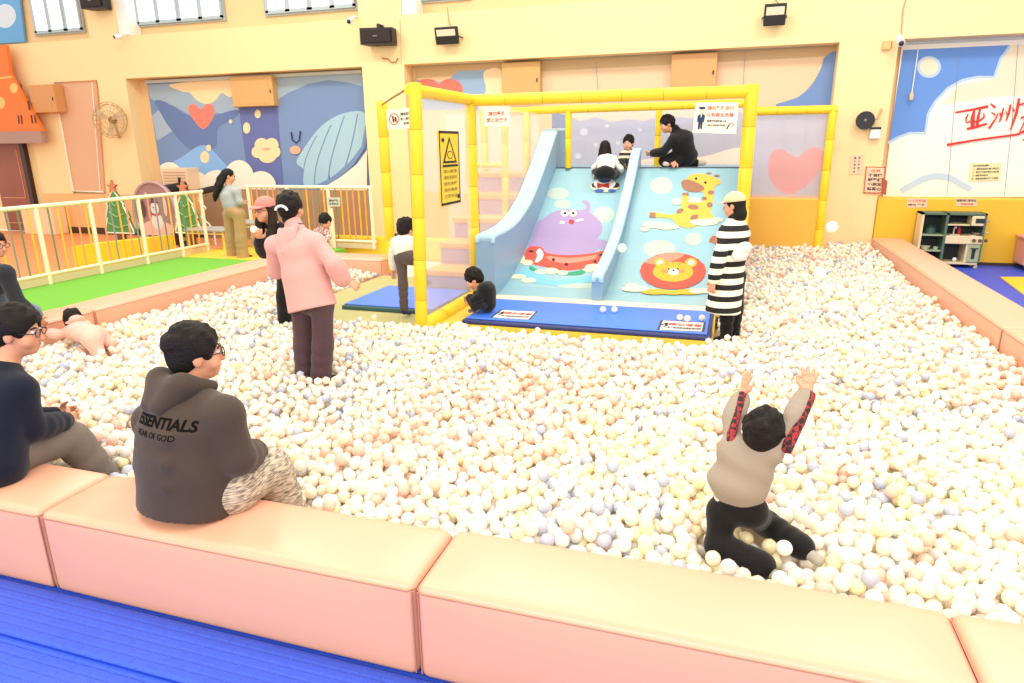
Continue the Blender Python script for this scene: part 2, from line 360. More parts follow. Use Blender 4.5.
def person(name, label, J, top, bottom, hair, s=1., hs=1., h=.009, hb=None, skin=None, base=None, shoes=None, socks=None, glasses=None, face=True,
           curl=.35, spread=.14, group=None, child=False, palmL=None, palmR=None, dirL=None, dirR=None, thumb=(1, 1), face_up=None, bulk=1.0, cat='person'):
    """J: joints in metres. top / bottom / hair: callables or dicts that dress the body; returns the Empty"""
    skin = skin or (SKINK if child else SKIN); hb = hb or h
    J = {k: np.array(v, float) for k, v in J.items()}
    if base is None: base = np.array([J['pel'][0], J['pel'][1], min(J[k][2] for k in ('aL', 'aR', 'pel'))-.06])
    root = thing(name, base, label, cat, group)
    up = nrm(J['neck']-J['pel']); side = J['sR']-J['sL']; side = nrm(side-up*(side@up)); fr = np.cross(up, side)
    F = frame(J['hf'], face_up if face_up is not None else (0, 0, 1)); hc = J['head']; hS = hs if child else s*hs
    S = Solid(); b = bulk
    S.cap(J['pel'], J['waist'], (.150*s*b, .105*s*b), (.128*s*b, .095*s*b), side, k=.04)
    S.cap(J['waist'], J['chest'], (.128*s*b, .095*s*b), (.150*s*b, .105*s*b), side, k=.04)
    S.cap(J['chest'], J['neck']-up*.05*s, (.150*s*b, .100*s*b), (.085*s, .065*s), side, k=.04)
    S.cap(J['neck']-up*.04*s, hc-F[2]*.05*hS-F[1]*.01*hS, .054*s, .052*hS, k=.03)
    head_solid(S, hc, F, hS, child)
    for q in 'LR':
        sh, e, w_ = J['s'+q]+nrm((J['sL']+J['sR'])/2-J['s'+q])*.055*s-up*.02*s, J['e'+q], J['w'+q]
        S.cap(J['neck']-up*.07*s, sh, .055*s, .052*s, k=.04); S.cap(sh, e, .042*s, .038*s, k=.02); S.cap(e, w_, .036*s, .026*s, k=.03)
        d = (dirL if q == 'L' else dirR); d = nrm(w_-e) if d is None else nrm(d); pn = palmL if q == 'L' else palmR
        pn = (-side if q == 'R' else side) if pn is None else pn
        cu = curl if np.isscalar(curl) else curl[0 if q == 'L' else 1]
        hand(S, w_+d*.005, d, pn, s*(1.0 if not child else 1.22), (1 if q == 'R' else -1)*thumb[0 if q == 'L' else 1], cu, spread)
        hi, kn, an, to = J['h'+q], J['k'+q], J['a'+q], J['t'+q]
        S.cap(hi, kn, .080*s*b, .054*s, k=.04); S.cap(kn, an, .052*s, .034*s, k=.03); S.cap(an, to, .034*s, (.024*s), k=.03)
    S.build('body', skin, root, hb)
    if face: face_parts(hc, F, hS, root, glasses)
    G = dict(root=root, J=J, s=s, hs=hS, F=F, up=up, side=side, fr=fr, hc=hc, h=h, b=b)
    for fn in (top, bottom, hair): 
        for g in (fn if isinstance(fn, (list, tuple)) else [fn]):
            if g: g(G)
    if shoes:
        for q in 'LR':
            an, to = J['a'+q], J['t'+q]; S = Solid(); d = nrm(to-an)
            S.cap(an, to, .046*s, .036*s, k=.03); S.cap(an-d*.03*s, an, .034*s, .044*s, k=.03); S.build('shoe' if not socks else 'sock', shoes, root, h)
    return root
def wear_top(m, name='jacket', t=.016, arm=(.070, .058, .050), hem=0., hemr=(.165, .125), shr=None, hood=None, collar=None, open_at=None, belly=1.0, cutz=None, extra=None, cuff=None, hemm=None):
    """a garment over torso and arms"""
    def fn(G):
        J, s, b, up, side = G['J'], G['s'], G['b'], G['up'], G['side']; S = Solid()
        low = J['pel']-up*hem*s if hem else J['pel']
        S.cap(low, J['waist'], (hemr[0]*s*b, hemr[1]*s*b), ((.140+t)*s*b*belly, (.105+t)*s*b*belly), side, k=.05)
        S.cap(J['waist'], J['chest'], ((.140+t)*s*b*belly, (.105+t)*s*b*belly), ((.155+t)*s*b, (.108+t)*s*b), side, k=.05)
        S.cap(J['chest'], J['neck']-up*.045*s, ((.155+t)*s*b, (.104+t)*s*b), (.090*s, .072*s), side, k=.05)
        ctr = (J['sL']+J['sR'])/2; ins = lambda q: J['s'+q]+nrm(ctr-J['s'+q])*arm[0]*s*.45-up*.012*s
        S.cap(ins('L'), ins('R'), arm[0]*s*.92, k=.05)                            # shoulder yoke
        for q in 'LR':
            sh, e, w_ = ins(q), J['e'+q], J['w'+q]
            S.cap(J['neck']-up*.05*s, sh, (.052)*s, arm[0]*s*.80, k=.05); S.cap(sh, e, arm[0]*s*.88, arm[1]*s*.92, k=.03); S.cap(e, w_-nrm(w_-e)*.004, arm[1]*s*.92, arm[2]*s, k=.025)
            fd = nrm(w_-e); m1 = (e+w_)/2
            for tt in (.25, .5, .78):                                         # sleeve folds
                p = e+(w_-e)*tt; S.cap(p+nrm(np.cross(fd, up))*.012*s, p-nrm(np.cross(fd, up))*.012*s, (arm[1]+(arm[2]-arm[1])*tt)*s*1.02, k=.015)
        if collar: S.cap(J['neck']-up*.04*s, J['neck']+up*collar*s, .078*s, .072*s, k=.02)
        if extra: extra(S, G)
        if cutz is not None: S.cut(low-up*cutz, -up)
        G['top'] = S.build(name, m, G['root'], G['h'])
        if hood:
            H = Solid(); n = J['neck']; f = G['fr']
            H.cap(n+up*.0*s+side*.085*s+f*.05*s, n-f*.085*s+side*.085*s+up*.02*s, .026*s, .045*s, k=.04); H.cap(n+up*.0*s-side*.085*s+f*.05*s, n-f*.085*s-side*.085*s+up*.02*s, .026*s, .045*s, k=.04)
            H.cap(n-f*.085*s+side*.075*s+up*.01*s, n-f*.150*s-up*.075*s+side*.035*s, .045*s, .036*s, k=.05); H.cap(n-f*.085*s-side*.075*s+up*.01*s, n-f*.150*s-up*.075*s-side*.035*s, .048*s, .040*s, k=.05)
            H.ell(n-f*.10*s-up*.03*s, np.array([.085, .05, .075])*s, np.array([side, f, up]), k=.05)
            H.build('hood', hood, G['root'], G['h'])
        if cuff:
            mb = MB()
            for q in 'LR':
                e, w_ = J['e'+q], J['w'+q]; d = nrm(w_-e); C = Solid(); C.cap(w_-d*.045*s, w_+d*.004*s, arm[2]*s*1.03, arm[2]*s*.92, k=.01); C.build('cuff', cuff, G['root'], G['h'])
    return fn
def wear_pants(m, name='trousers', leg=(.100, .076, .066), hipr=(.165, .128), drop=.02, hem=None, rise=.06):
    def fn(G):
        J, s, b, up, side = G['J'], G['s'], G['b'], G['up'], G['side']; S = Solid()
        S.cap(J['pel']-up*.02*s, J['pel']+up*rise*s, (hipr[0]*s*b, hipr[1]*s*b), (.145*s*b, .112*s*b), side, k=.05)
        for q in 'LR':
            hi, kn, an = J['h'+q], J['k'+q], J['a'+q]; d = nrm(an-kn)
            S.cap(J['pel'], hi, leg[0]*s*b*1.05, leg[0]*s*b, k=.05); S.cap(hi, kn, leg[0]*s*b, leg[1]*s, k=.04); S.cap(kn, an-d*drop*s, leg[1]*s, leg[2]*s, k=.03)
            x = nrm(np.cross(d, side)+1e-3)
            for tt in (.15, .4, .7, .92): p = kn+(an-d*drop*s-kn)*tt; S.cap(p-x*.008*s, p+x*.010*s, (leg[1]+(leg[2]-leg[1])*tt)*s*1.02, k=.02)
        G['bottom'] = S.build(name, m, G['root'], G['h'])
    return fn
def hair_cut(m, thick=1.0, extra=None, nape=True):
    def fn(G):
        hair_short(G['hc'], G['F'], G['hs'], m, G['root'], G['h']*.8, thick, nape=nape)
        if extra: extra(G)
    return fn
# ================================================================ SETTING
YW, YR = 13.4, 13.8          # front of pillars and beam / recessed wall between them
WALL = mat('wall paint', (251, 221, 164), .7, bump=.02, bscale=40)
WALLP = mat('peach wall paint', (248, 188, 128), .7)
PAD = mat('yellow wall padding', (246, 192, 44), .5)
PADO = mat('amber wall padding', (250, 184, 70), .5)
WHITE = mat('white paint', (246, 244, 238), .5); STEEL = mat('window aluminium', (176, 178, 172), .4)
BLACK = mat('black plastic', (22, 20, 22), .45); DARK = mat('dark brown', (70, 45, 35), .6)
m = bpy.data.materials.new('bright window glass'); m.use_nodes = True; e = m.node_tree.nodes['Principled BSDF']
e.inputs['Base Color'].default_value = (.8, .9, .95, 1); e.inputs['Roughness'].default_value = .1; e.inputs['Emission Color'].default_value = (.86, .96, 1, 1); e.inputs['Emission Strength'].default_value = .8; PANE = m

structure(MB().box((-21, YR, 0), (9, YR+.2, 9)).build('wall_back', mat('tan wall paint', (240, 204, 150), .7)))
structure(MB().box((-21, YW, 3.66), (9, YR, 4.57)).build('trim_1', WALL))            # the beam
for i, (x0, x1) in enumerate(((-14.57, -13.72), (-7.48, -6.52), (1.56, 2.45))):
    structure(MB().box((x0, YW, 0), (x1, YR, 3.66)).box((x0, YW, 4.57), (x1, YR, 9)).build('trim_%d' % (i+2), WALL))
for xa in (-13.72, -6.52): structure(MB().box((xa+.005, YW+.03, 4.58), (xa+.30, YR-.01, 9)).build('trim_%d' % (10+int(xa < -10)), WHITE))  # white boxes paint in the bright light on the upper pillars' right sides
structure(MB().box((-17.0, YW, 0), (-16.0, YR, 3.66)).box((-16.0, YW+.1, 0), (-14.57, YR, 3.66)).box((-21, YW+.1, 0), (-17, YR, 3.66)).build('trim_5', WALL))
structure(MB().box((-17.0, YW-.03, 0.1), (-12.0, YW-.001, 1.0)).build('trim_6', WALLP))
structure(MB().box((-17.0, YW-.05, 0), (-12.0, YW-.03, .16)).build('baseboard_left', DARK))
structure(MB().box((-12.0, YW-.04, 0), (-7.49, YW-.002, 1.15)).build('trim_7', mat('brown panel', (168, 132, 96), .6, var=.12, vscale=2)))
structure(MB().box((-6.5, YW+.02, 0), (1.56, YR, 1.11)).build('trim_8', PADO))
structure(MB().box((2.46, YW-.05, 0), (9, YR, 1.11), bev=.02).build('trim_9', PAD))
structure(MB().box((2.46, YW-.07, 0), (9, YW-.05, .05)).build('baseboard_back', DARK))
# clerestory windows
wn = 0
for (xa, ya, xb, yb, nb) in ((38, 33, 85, 31, 3), (140, 25, 225, 18, 4), (268, 13, 357, 8, 4), (404, 2, 470, -3, 4)):
    wn += 1; a = at(xa, ya, YR); b = at(xb, yb, YR); x0, x1 = a[0], b[0]; z0 = (a[2]+b[2])/2; z1 = z0+1.5
    o = MB().box((x0-.05, YR-.05, z0-.06), (x1+.05, YR, z1+.06)).build('window_%d' % wn, STEEL); structure(o)
    for k in range(nb):
        u0 = x0+(x1-x0)*k/nb; u1 = x0+(x1-x0)*(k+1)/nb; dy = .012*(k % 2)
        MB().box((u0+.07, YR-.075-dy, z0+.05), (u1-.03, YR-.051, z1)).build('pane', PANE, o)
        MB().box((u0+.0, YR-.09-dy, z0), (u0+.07, YR-.05, z1)).box((u1-.05, YR-.09-dy, z0), (u1, YR-.05, z1)).box((u0, YR-.09-dy, z0-.02), (u1, YR-.05, z0+.05)).build('sash', mat('sash grey', (176, 192, 200), .5), o)
# door at the far left with its dark frame
o = structure(MB().box((-18.6, YW+.04, 0), (-17.48, YW+.09, 2.25)).build('door_1', mat('brown door', (150, 78, 52), .45, var=.25, vscale=1.4)))
MB().box((-17.5, YW-.02, 0), (-17.36, YW+.1, 2.36)).box((-18.8, YW-.02, 2.25), (-17.36, YW+.1, 2.36)).build('door_frame', mat('door frame', (60, 28, 22), .5), o)
gold = mat('gold line', (226, 150, 84), .4)
MB().box((-18.5, YW+.03, .86), (-17.68, YW+.04, .88)).box((-17.7, YW+.03, .86), (-17.68, YW+.04, 2.1)).box((-18.5, YW+.03, .2), (-17.68, YW+.04, .22)).build('door_moulding', gold, o)

# ---------------------------------------------------------------- floors and the ball pit base
def grid_floor(name, rgb, cell, depth=.35):
    m = mat(name, rgb, .42, var=.06, vscale=6); nt = m.node_tree; p = nt.nodes['Principled BSDF']; tc = nt.nodes.new('ShaderNodeTexCoord')
    k = nt.nodes.new('ShaderNodeTexBrick'); k.offset = .5; k.inputs['Scale'].default_value = 1; k.inputs['Mortar Size'].default_value = cell*.10; k.inputs['Mortar Smooth'].default_value = .6
    k.inputs['Brick Width'].default_value = cell; k.inputs['Row Height'].default_value = cell*.5; k.inputs[1].default_value = (1, 1, 1, 1); k.inputs[2].default_value = (1, 1, 1, 1); k.inputs[3].default_value = (0, 0, 0, 1)
    b = nt.nodes.new('ShaderNodeBump'); b.inputs['Strength'].default_value = depth; b.inputs['Distance'].default_value = .01
    nt.links.new(tc.outputs['Object'], k.inputs['Vector']); nt.links.new(k.outputs['Color'], b.inputs['Height']); nt.links.new(b.outputs[0], p.inputs['Normal']); return m
BLUEF = grid_floor('blue tile floor', (52, 92, 226), .09)
BLUER = mat('blue play floor', (54, 82, 206), .5, bump=.05, bscale=30)
structure(MB().box((-9.3, -1.5, -.06), (4.5, 2.06, 0)).build('floor', BLUEF))
lip = MB()
for (x0, x1) in ((-9.3, -.62), (-.62, 4.5)): lip.box((x0+.004, 1.70, .001), (x1-.004, 1.985, .022), bev=.009)
structure(lip.build('trim_12', BLUEF))
structure(MB().box((2.93, 2.0, -.06), (9, YW, 0)).build('floor_right', BLUER))
PITF = mat('pit floor', (240, 226, 206), .7)
structure(MB().box((-6.85, 2.06, -.06), (2.93, YW, 0)).build('floor_pit', PITF))
structure(MB().box((-21, -1.5, -.06), (-9.3, YW, 0)).box((-9.3, 9.5, -.06), (-6.85, YW, -.001)).build('floor_left', mat('terracotta floor', (238, 152, 94), .5, var=.06)))
TURF = mat('green turf', (118, 192, 58), .9, bump=.4, bscale=220, var=.05, vscale=8)
structure(MB().box((-9.3, 2.0, 0), (-6.86, 11.2, .22)).box((-6.86, 9.52, 0), (-5.7, 10.6, .22)).build('floor_turf', TURF))
structure(MB().box((-9.3, 9.6, .2201), (-7.6, 11.2, .228)).build('floor_yellow', mat('yellow floor', (250, 206, 62), .6)))
o = MB().box((-8.9, 11.45, 0), (-4.4, 11.62, .42), bev=.03).build('foam_kerb', mat('yellow foam', (252, 210, 48), .5)); tag(o, 'low yellow foam kerb along the foot of the back fence', 'foam block')

# yellow tile on the right floor
q = [gz(1000, 277.5, 0), gz(1040, 277.6, 0), gz(1046, 312, 0)]
o = MB().prism([p+V(0, 0, .012) for p in q], (0, 0, -.0115)).build('floor_mat', mat('yellow mat', (250, 206, 52), .5)); tag(o, 'yellow triangular mat tile on the blue floor at the right', 'mat')

# ---------------------------------------------------------------- padded benches around the pit
VINYL = mat('peach vinyl', (242, 179, 148), .36, bump=.015, bscale=14, var=.025, vscale=1.5)
SEAM = mat('seam piping', (196, 138, 112), .5)
def bench(x0, x1, y0, y1, z, label, group, seamface):
    """one padded block: soft rounded edges, slightly domed top, a stitched seam line around the top edge"""
    t = thing('padded_bench', ((x0+x1)/2, (y0+y1)/2, 0), label, 'bench', group)
    bm = bmesh.new(); bmesh.ops.create_cube(bm, size=1); bmesh.ops.scale(bm, vec=(x1-x0-.012, y1-y0-.012, z), verts=bm.verts)
    bmesh.ops.bevel(bm, geom=bm.edges[:], offset=.035, segments=4, profile=.5, affect='EDGES')
    bmesh.ops.subdivide_edges(bm, edges=[e for e in bm.edges if e.calc_length() > .3], cuts=9, use_grid_fill=True)
    hx, hy, hz = (x1-x0-.012)/2, (y1-y0-.012)/2, z/2; rg = random.Random(int(x0*97+y0*31))
    ph = rg.random()*6
    for v in bm.verts:
        u, w_, q = v.co.x/hx, v.co.y/hy, v.co.z/hz
        if v.co.z > 0: v.co.z += .016*(1-min(1, u*u))*(1-min(1, w_*w_))+.003*math.sin(7*v.co.x+ph)*(1-abs(w_))*(1-u*u)
        if abs(w_) > .95: v.co.y += math.copysign(.014, w_)*(1-q*q)*(1-u**4)
        if abs(u) > .95: v.co.x += math.copysign(.003, u)*(1-q*q)*(1-w_**4)
    vs = [np.array(v.co)+V((x0+x1)/2, (y0+y1)/2, z/2) for v in bm.verts]; fs = [[v.index for v in f.verts] for f in bm.faces]; bm.free()
    b = link_mesh('cushion', vs, fs, VINYL, t, smooth=True)
    mb = MB(); r = .0035; e = .006
    pts = [V(x0+.03, y0+.004, z-.028), V(x1-.03, y0+.004, z-.028), V(x1-.004-e*.3, y0+.03, z-.028), V(x1-.004, y1-.03, z-.028), V(x1-.03, y1-.004, z-.028), V(x0+.03, y1-.004, z-.028), V(x0+.004, y1-.03, z-.028), V(x0+.004, y0+.03, z-.028)]
    mb.tube(pts, r, 0, 6, closed=True)
    for (x, y) in ((x0+.013, y0+.013), (x1-.013, y0+.013), (x0+.013, y1-.013), (x1-.013, y1-.013)): mb.tube([V(x, y, .02), V(x, y, z-.03)], r, 0, 6)
    mb.build('seam_piping', SEAM, t, True); return t
FG = 'padded bench blocks around the ball pit'
bench(-5.05, -2.98, 2.0, 2.43, .43, 'peach padded bench block under the seated man in the navy sweater', FG, 0)
bench(-2.98, -1.05, 2.0, 2.43, .43, 'peach padded bench block under the man in the charcoal hoodie', FG, 0)
bench(-1.05, .86, 2.0, 2.45, .43, 'peach padded bench block in front of the kneeling boy, by the blue floor', FG, 0)
bench(.86, 2.92, 2.0, 2.45, .43, 'peach padded bench block in the bottom right corner beside the long front block', FG, 0)
bench(2.42, 2.92, 2.44, 4.6, .43, 'peach padded bench block at the near end of the right side', FG, 1)
bench(2.42, 2.92, 4.6, 6.95, .43, 'peach padded bench block at the right edge next to the blue play floor', FG, 1)
bench(2.42, 2.92, 6.95, 13.3, .43, 'long peach padded bench block running to the toy kitchen wall', FG, 1)
bench(-6.85, -6.35, 2.44, 5.32, .43, 'peach padded bench block under the man at the left edge', FG, 1)
bench(-6.85, -6.35, 5.32, 9.5, .43, 'long peach padded bench block along the green turf', FG, 1)
bench(-6.34, -4.92, 9.0, 9.5, .43, 'peach padded bench block at the back between the turf and the slide entrance', FG, 0)

# ---------------------------------------------------------------- murals on the blinds between the pillars
C_ = lambda n, c: mat('print '+n, c, .75)
def mural(label, outline, shapes, mats, Y=YR-.06, seams=()):
    P = [at(x, y, Y) for x, y in outline]; c = sum(P)/len(P); c[2] = min(p[2] for p in P)
    t = thing('mural_blind', c, label, 'mural')
    MB().prism(P, (0, .02, 0)).build('blind', mats[0], t)
    art('print', shapes, lambda x, y: at(x, y, Y), (0, -1, 0), mats, t)
    x0 = P[0][0]; x1 = P[1][0]; z = max(p[2] for p in P)
    MB().box((x0, Y-.06, z-.02), (x1, Y+.03, z+.05), bev=.01).build('head_rail', mat('rail', (196, 206, 200), .4), t); return t
cols = [C_('blue', (120, 148, 192)), C_('grey blue', (160, 182, 200)), C_('cream', (250, 222, 172)), C_('coral', (246, 130, 112)), C_('navy', (102, 114, 172)), C_('pale aqua', (166, 204, 220)), C_('sky', (140, 184, 234)), C_('white', (250, 240, 220)), C_('salmon', (250, 176, 150)), C_('ink', (36, 44, 92)), C_('mist', (168, 188, 210)), C_('deep', (102, 126, 176))]
sh = []
S_ = lambda pts, mi, sm=True: sh.append((smooth_loop(pts, 5) if sm else pts, mi))
E_ = lambda *a: sh.append((ell2(*a[:-1]), a[-1]))
S_([(147, 85), (255, 79), (363, 73), (362, 86), (345, 82), (328, 80), (308, 84), (288, 93), (268, 106), (240, 115), (215, 113), (190, 115), (172, 105), (155, 101), (150, 98)], 1, False)
S_([(152, 116), (161, 108), (174, 130), (157, 141)], 10, False)
S_([(155, 101), (163, 101), (176, 108), (190, 116), (212, 116), (233, 110), (240, 112), (232, 120), (218, 128), (216, 146), (205, 150), (188, 148), (170, 128), (160, 112)], 11)
S_([(172, 84), (236, 80), (237, 92), (230, 97), (222, 93), (216, 100), (208, 104), (198, 101), (190, 93), (181, 91)], 2)
S_([(188, 108), (194, 104), (201, 109), (207, 104), (213, 106), (214, 116), (204, 129), (193, 119)], 3)
S_([(239, 108), (277, 105), (284, 190), (250, 190)], 4, False)
S_([(160, 205), (161, 172), (182, 157), (204, 145), (222, 160), (229, 172), (222, 190)], 6)
for a in ((205, 157, 4.5, 6, 0, 20), (258, 114, 3, 4.2), (247, 128, 3.6, 5.6), (231, 121.5, 1.8, 2), (209, 148, 2.6, 3.4)): E_(*a[:4], 2)
for a in ((262, 145, 7, 7), (272, 145, 7, 7), (258, 152, 6, 6), (268, 156, 9, 7), (275, 152, 6, 6)): E_(*a, 2)
E_(267, 149, 4, 1.6, 8)
S_([(297, 162), (306, 146), (322, 126), (342, 114), (364, 112), (367, 128), (363, 146), (352, 162), (334, 177), (312, 188), (304, 184), (304, 170)], 5)
for pts in ([(304, 184), (306, 160), (318, 136)], [(316, 184), (318, 160), (332, 125)], [(330, 178), (332, 158), (345, 116)], [(345, 168), (352, 145), (358, 114)]): sh.append((stroke2(smooth_loop(pts, 4)[:9], 1.1), 0))
sh.append((stroke2([(367, 126), (364, 147), (352, 164), (334, 179), (312, 190), (292, 194)], [2, 4, 5, 5, 4, 2]), 0))
sh.append((stroke2([(292, 132), (293, 140), (297, 143), (300, 140), (301, 131)], 1.4), 9)); E_(296, 150, 5.5, 4.2, 8)
for a in ((170, 178, 14, 16), (192, 188, 20, 18), (218, 184, 16, 14), (240, 178, 15, 18), (262, 186, 15, 15), (230, 198, 40, 14), (290, 200, 30, 10)): E_(*a, 7)
S_([(368, 150), (358, 164), (340, 178), (318, 191), (296, 200), (368, 212)], 7, False)
sh = [(clip_poly(p, (-1, .18), -131), m_) for p, m_ in sh]; sh = [(clip_poly(p, (.05, 1), 212), m_) for p, m_ in sh]
mural('blue whale mural blind with coral heart behind the fence at the left', [(147, 84), (363, 72.5), (372, 198), (166, 206)], sh, cols)
# middle mural behind the play frame
cols2 = [C_('peach', (238, 204, 168)), C_('tan', (206, 174, 130)), C_('slate', (150, 160, 190)), C_('coral2', (240, 120, 104)), C_('blue2', (116, 148, 204)), C_('cream2', (250, 222, 180)), C_('grey', (146, 150, 168)), C_('lilac', (178, 184, 208)), C_('mist2', (200, 212, 226)), C_('skyish', (150, 178, 210))]
sh = []
S_([(416, 66), (838, 44), (836, 56), (416, 78)], 1, False)
S_([(458, 71), (488, 70), (492, 84), (482, 110), (416, 110), (416, 80), (446, 82)], 9, False)
E_(427, 88, 13, 9, 3); E_(450, 90, 13, 11, 3); S_([(484, 72), (502, 71), (506, 110), (480, 110), (486, 90)], 5)
S_([(838, 55), (832, 110), (776, 106), (798, 97), (812, 84), (821, 68), (825, 57)], 4)
S_([(552, 112), (566, 115), (580, 121), (596, 117), (612, 122), (628, 119), (644, 121), (660, 116), (690, 118), (740, 112), (760, 118), (832, 112), (828, 200), (552, 200)], 2, False)
for a in ((584, 132, 4, 3.5), (607, 126, 2, 2), (578, 156, 3, 3), (618, 143, 2, 2), (596, 145, 2, 2), (640, 130, 2, 2)): E_(*a, 8)
S_([(690, 122), (735, 128), (737, 150), (716, 156), (694, 154), (660, 140)], 6); S_([(640, 160), (700, 157), (742, 148), (742, 175), (640, 175)], 5)
S_([(752, 112), (832, 110), (828, 200), (752, 200)], 7, False)
S_([(768, 168), (771, 154), (780, 149), (790, 154), (798, 157), (808, 149), (819, 148), (824, 158), (816, 176), (800, 190), (786, 194), (772, 182)], 3)
for pts in ([(782, 118), (783, 194)], [(806, 116), (805, 196)], [(596, 62), (600, 112)], [(745, 52), (742, 110)]): sh.append((stroke2(pts, .5), 6))
sh = [(clip_poly(p, (1, .05), 839), m_) for p, m_ in sh]
mural('pastel mural blind with coral hearts behind the slide frame', [(416, 66), (838, 44), (830, 200), (424, 208)], sh, cols2)
# right mural with handwriting
cols3 = [C_('warm white', (255, 248, 230)), C_('sky blue', (104, 150, 220)), C_('pale sky', (186, 210, 232)), C_('cream3', (242, 226, 196)), C_('red', (216, 52, 50)), C_('seam', (150, 150, 160)), C_('arc', (192, 212, 228)), C_('sand', (248, 226, 190))]
sh = []
S_([(1000, 46), (1060, 42), (1060, 96), (1000, 96), (940, 105), (960, 85), (988, 80)], 3, False)
S_([(903, 50), (1010, 45), (1001, 58), (994, 76), (978, 76), (963, 79), (948, 87), (935, 101), (928, 113), (925, 132), (910, 132), (899, 136), (889, 142)], 1, False)
sh.append((stroke2([(1010, 46), (1001, 58), (994, 77), (978, 77), (963, 80), (948, 88), (935, 102), (928, 114), (925, 134), (910, 133), (899, 137), (888, 143)], 2.6), 2))
E_(929, 67, 12, 11, 2); E_(929, 67, 9, 8.5, 3)
sh.append((stroke2(smooth_loop([(904, 193), (914, 184), (926, 178), (938, 176), (950, 178), (960, 184), (967, 191)], 3)[:19], [3]+[6]*17+[3]), 6))
for pts in ([(960, 47), (954, 110), (947, 196)], [(1018, 44), (1012, 120), (1004, 198)]): sh.append((stroke2(pts, .55), 5))
ST = [([(955, 112.6), (970, 110), (988, 106.4)], [1.4, 1.6, 2.2]), ([(974, 110), (972.5, 118), (972.5, 127)], [1.6, 3.2, 3.4]), ([(980, 109), (978, 117), (977, 126)], [1.4, 2.2, 2]), ([(968, 114), (965.6, 119), (966.2, 122.6), (971, 121)], [1, 1.4, 1.3, 1]), ([(983.4, 113), (984, 117), (979, 121), (973, 122)], [1, 1.4, 1.5, 1.2]), ([(966.6, 129), (976, 127), (986.8, 123.6)], [1.8, 2, 1.4]),
      ([(990.2, 103.6), (995, 107.6)], [1, 2]), ([(999.4, 112.5), (1001, 116.5)], [.8, 1.6]), ([(1012.2, 107.5), (1013.8, 111.5)], [.8, 1.5]), ([(998, 113), (994.5, 120), (988.4, 128.6)], [.8, 1.4, 1.8]), ([(1003, 108), (1001.5, 115), (999, 122)], [1.2, 1.6, 1.2]), ([(1010, 104.5), (1008.5, 113), (1005.5, 121)], [1.6, 1.8, 1]), ([(1018.6, 98.4), (1016, 113), (1010, 130)], [2, 2.2, 1.2]),
      ([(946.4, 144.9), (975, 140), (1016, 134.6), (1026, 131)], [2, 1.6, 1.6, 1.2]), ([(1018, 105), (1030, 102)], 1.4), ([(1020, 118), (1031, 115)], 1.4), ([(1026, 98), (1025, 120), (1019, 132), (1030, 128)], 1.5), ([(1022, 140), (1032, 139)], 1.2)]
for p, w_ in ST: sh.append((stroke2(p, [1.3*x for x in w_] if not np.isscalar(w_) else 1.3*w_), 4))
sh.append((stroke2([(990.6, 112.2), (994.6, 115)], [1, 2]), 4)); sh.append((stroke2([(1005, 111), (1006.6, 114.8)], [.8, 1.5]), 4))
mural('blue sky and cloud mural blind with red brush writing above the toy kitchen', [(902, 44), (1060, 36), (1056, 197), (883, 196.8)], sh, cols3)
c = at(912, 92, YR-.14); t = thing('pull_cord', c, 'thin white pull cord hanging before the sky mural', 'cord'); MB().tube([at(918.5, 46, YR-.09), at(917, 58, YR-.12), c], .008, 0, 6).build('cord', WHITE, t); MB().tube([c, c-V(0, 0, .07), c-V(0, 0, .13)], [.02, .035, .025], 0, 10).build('pull_knob', C_('cord tan', (236, 200, 150)), t)
# pale blind board at the far left
t = thing('wall_board', at(78, 190, YW), 'pale pinkish framed board beside the fan on the left wall', 'board')
q = [at(54, 82, YW+.05), at(96, 80, YW+.05), at(104, 192, YW+.05), at(74, 191, YW+.05)]
MB().prism(q, (0, .04, 0)).build('panel', mat('dusty pink', (226, 178, 140), .6), t)
mb = MB(); mb.tube([p+V(0, -.02, 0) for p in (q[0], q[3], q[2])], .025, 0, 6); mb.tube([at(92, 82, YW), at(100, 190, YW)], .012, 0, 6); mb.build('frame', mat('frame white', (255, 240, 222), .5), t)

# orange facade panel above the door, blue cloud panel top left
t = thing('facade_board', at(20, 143, YW-.3), 'orange cut-out facade board with grey eave above the brown door', 'board')
Yp = YW-.3; f3 = lambda x, y: at(x, y, Yp)
OR = mat('orange board', (250, 122, 40), .6, var=.06, vscale=1.5)
MB().prism([f3(-30, 46), f3(6, 45), f3(10, 74), f3(43, 131), f3(-30, 133)], (0, .08, 0)).build('panel', OR, t)
MB().prism([p+V(0, -.05, 0) for p in (f3(-30, 132), f3(42, 131), f3(45, 143), f3(-30, 144))], (0, .12, 0)).build('eave', mat('grey eave', (176, 138, 124), .6), t)
art('print', [([(-5, 78), (12, 76), (12.5, 77.5), (-5, 79.5)], 0), (ell2(1, 103, 4, 6), 0), (ell2(14, 88, 4, 5), 0), ([(17.5, 115), (19, 115), (20, 124), (18.5, 124)], 1), ([(20.5, 115), (22, 115), (23, 124), (21.5, 124)], 1), ([(30.5, 115), (32, 115), (33.6, 123.5), (32, 123.5)], 1), ([(34, 115), (35.3, 115), (36.8, 123), (35.3, 123)], 1), ([(27.5, 101), (29.5, 101), (31, 110), (29, 110)], 1)], f3, (0, -1, 0), [mat('pale orange', (255, 196, 110), .6), DARK], t)
t = thing('sky_board', at(10, 44, YR-.1), 'blue cloud board in the top left corner under the ceiling', 'board')
f3 = lambda x, y: at(x, y, YR-.1)
MB().prism([f3(-40, -30), f3(16, -30), f3(24.5, 42), f3(-40, 46)], (0, .05, 0)).build('panel', mat('sky board', (104, 168, 224), .6), t)
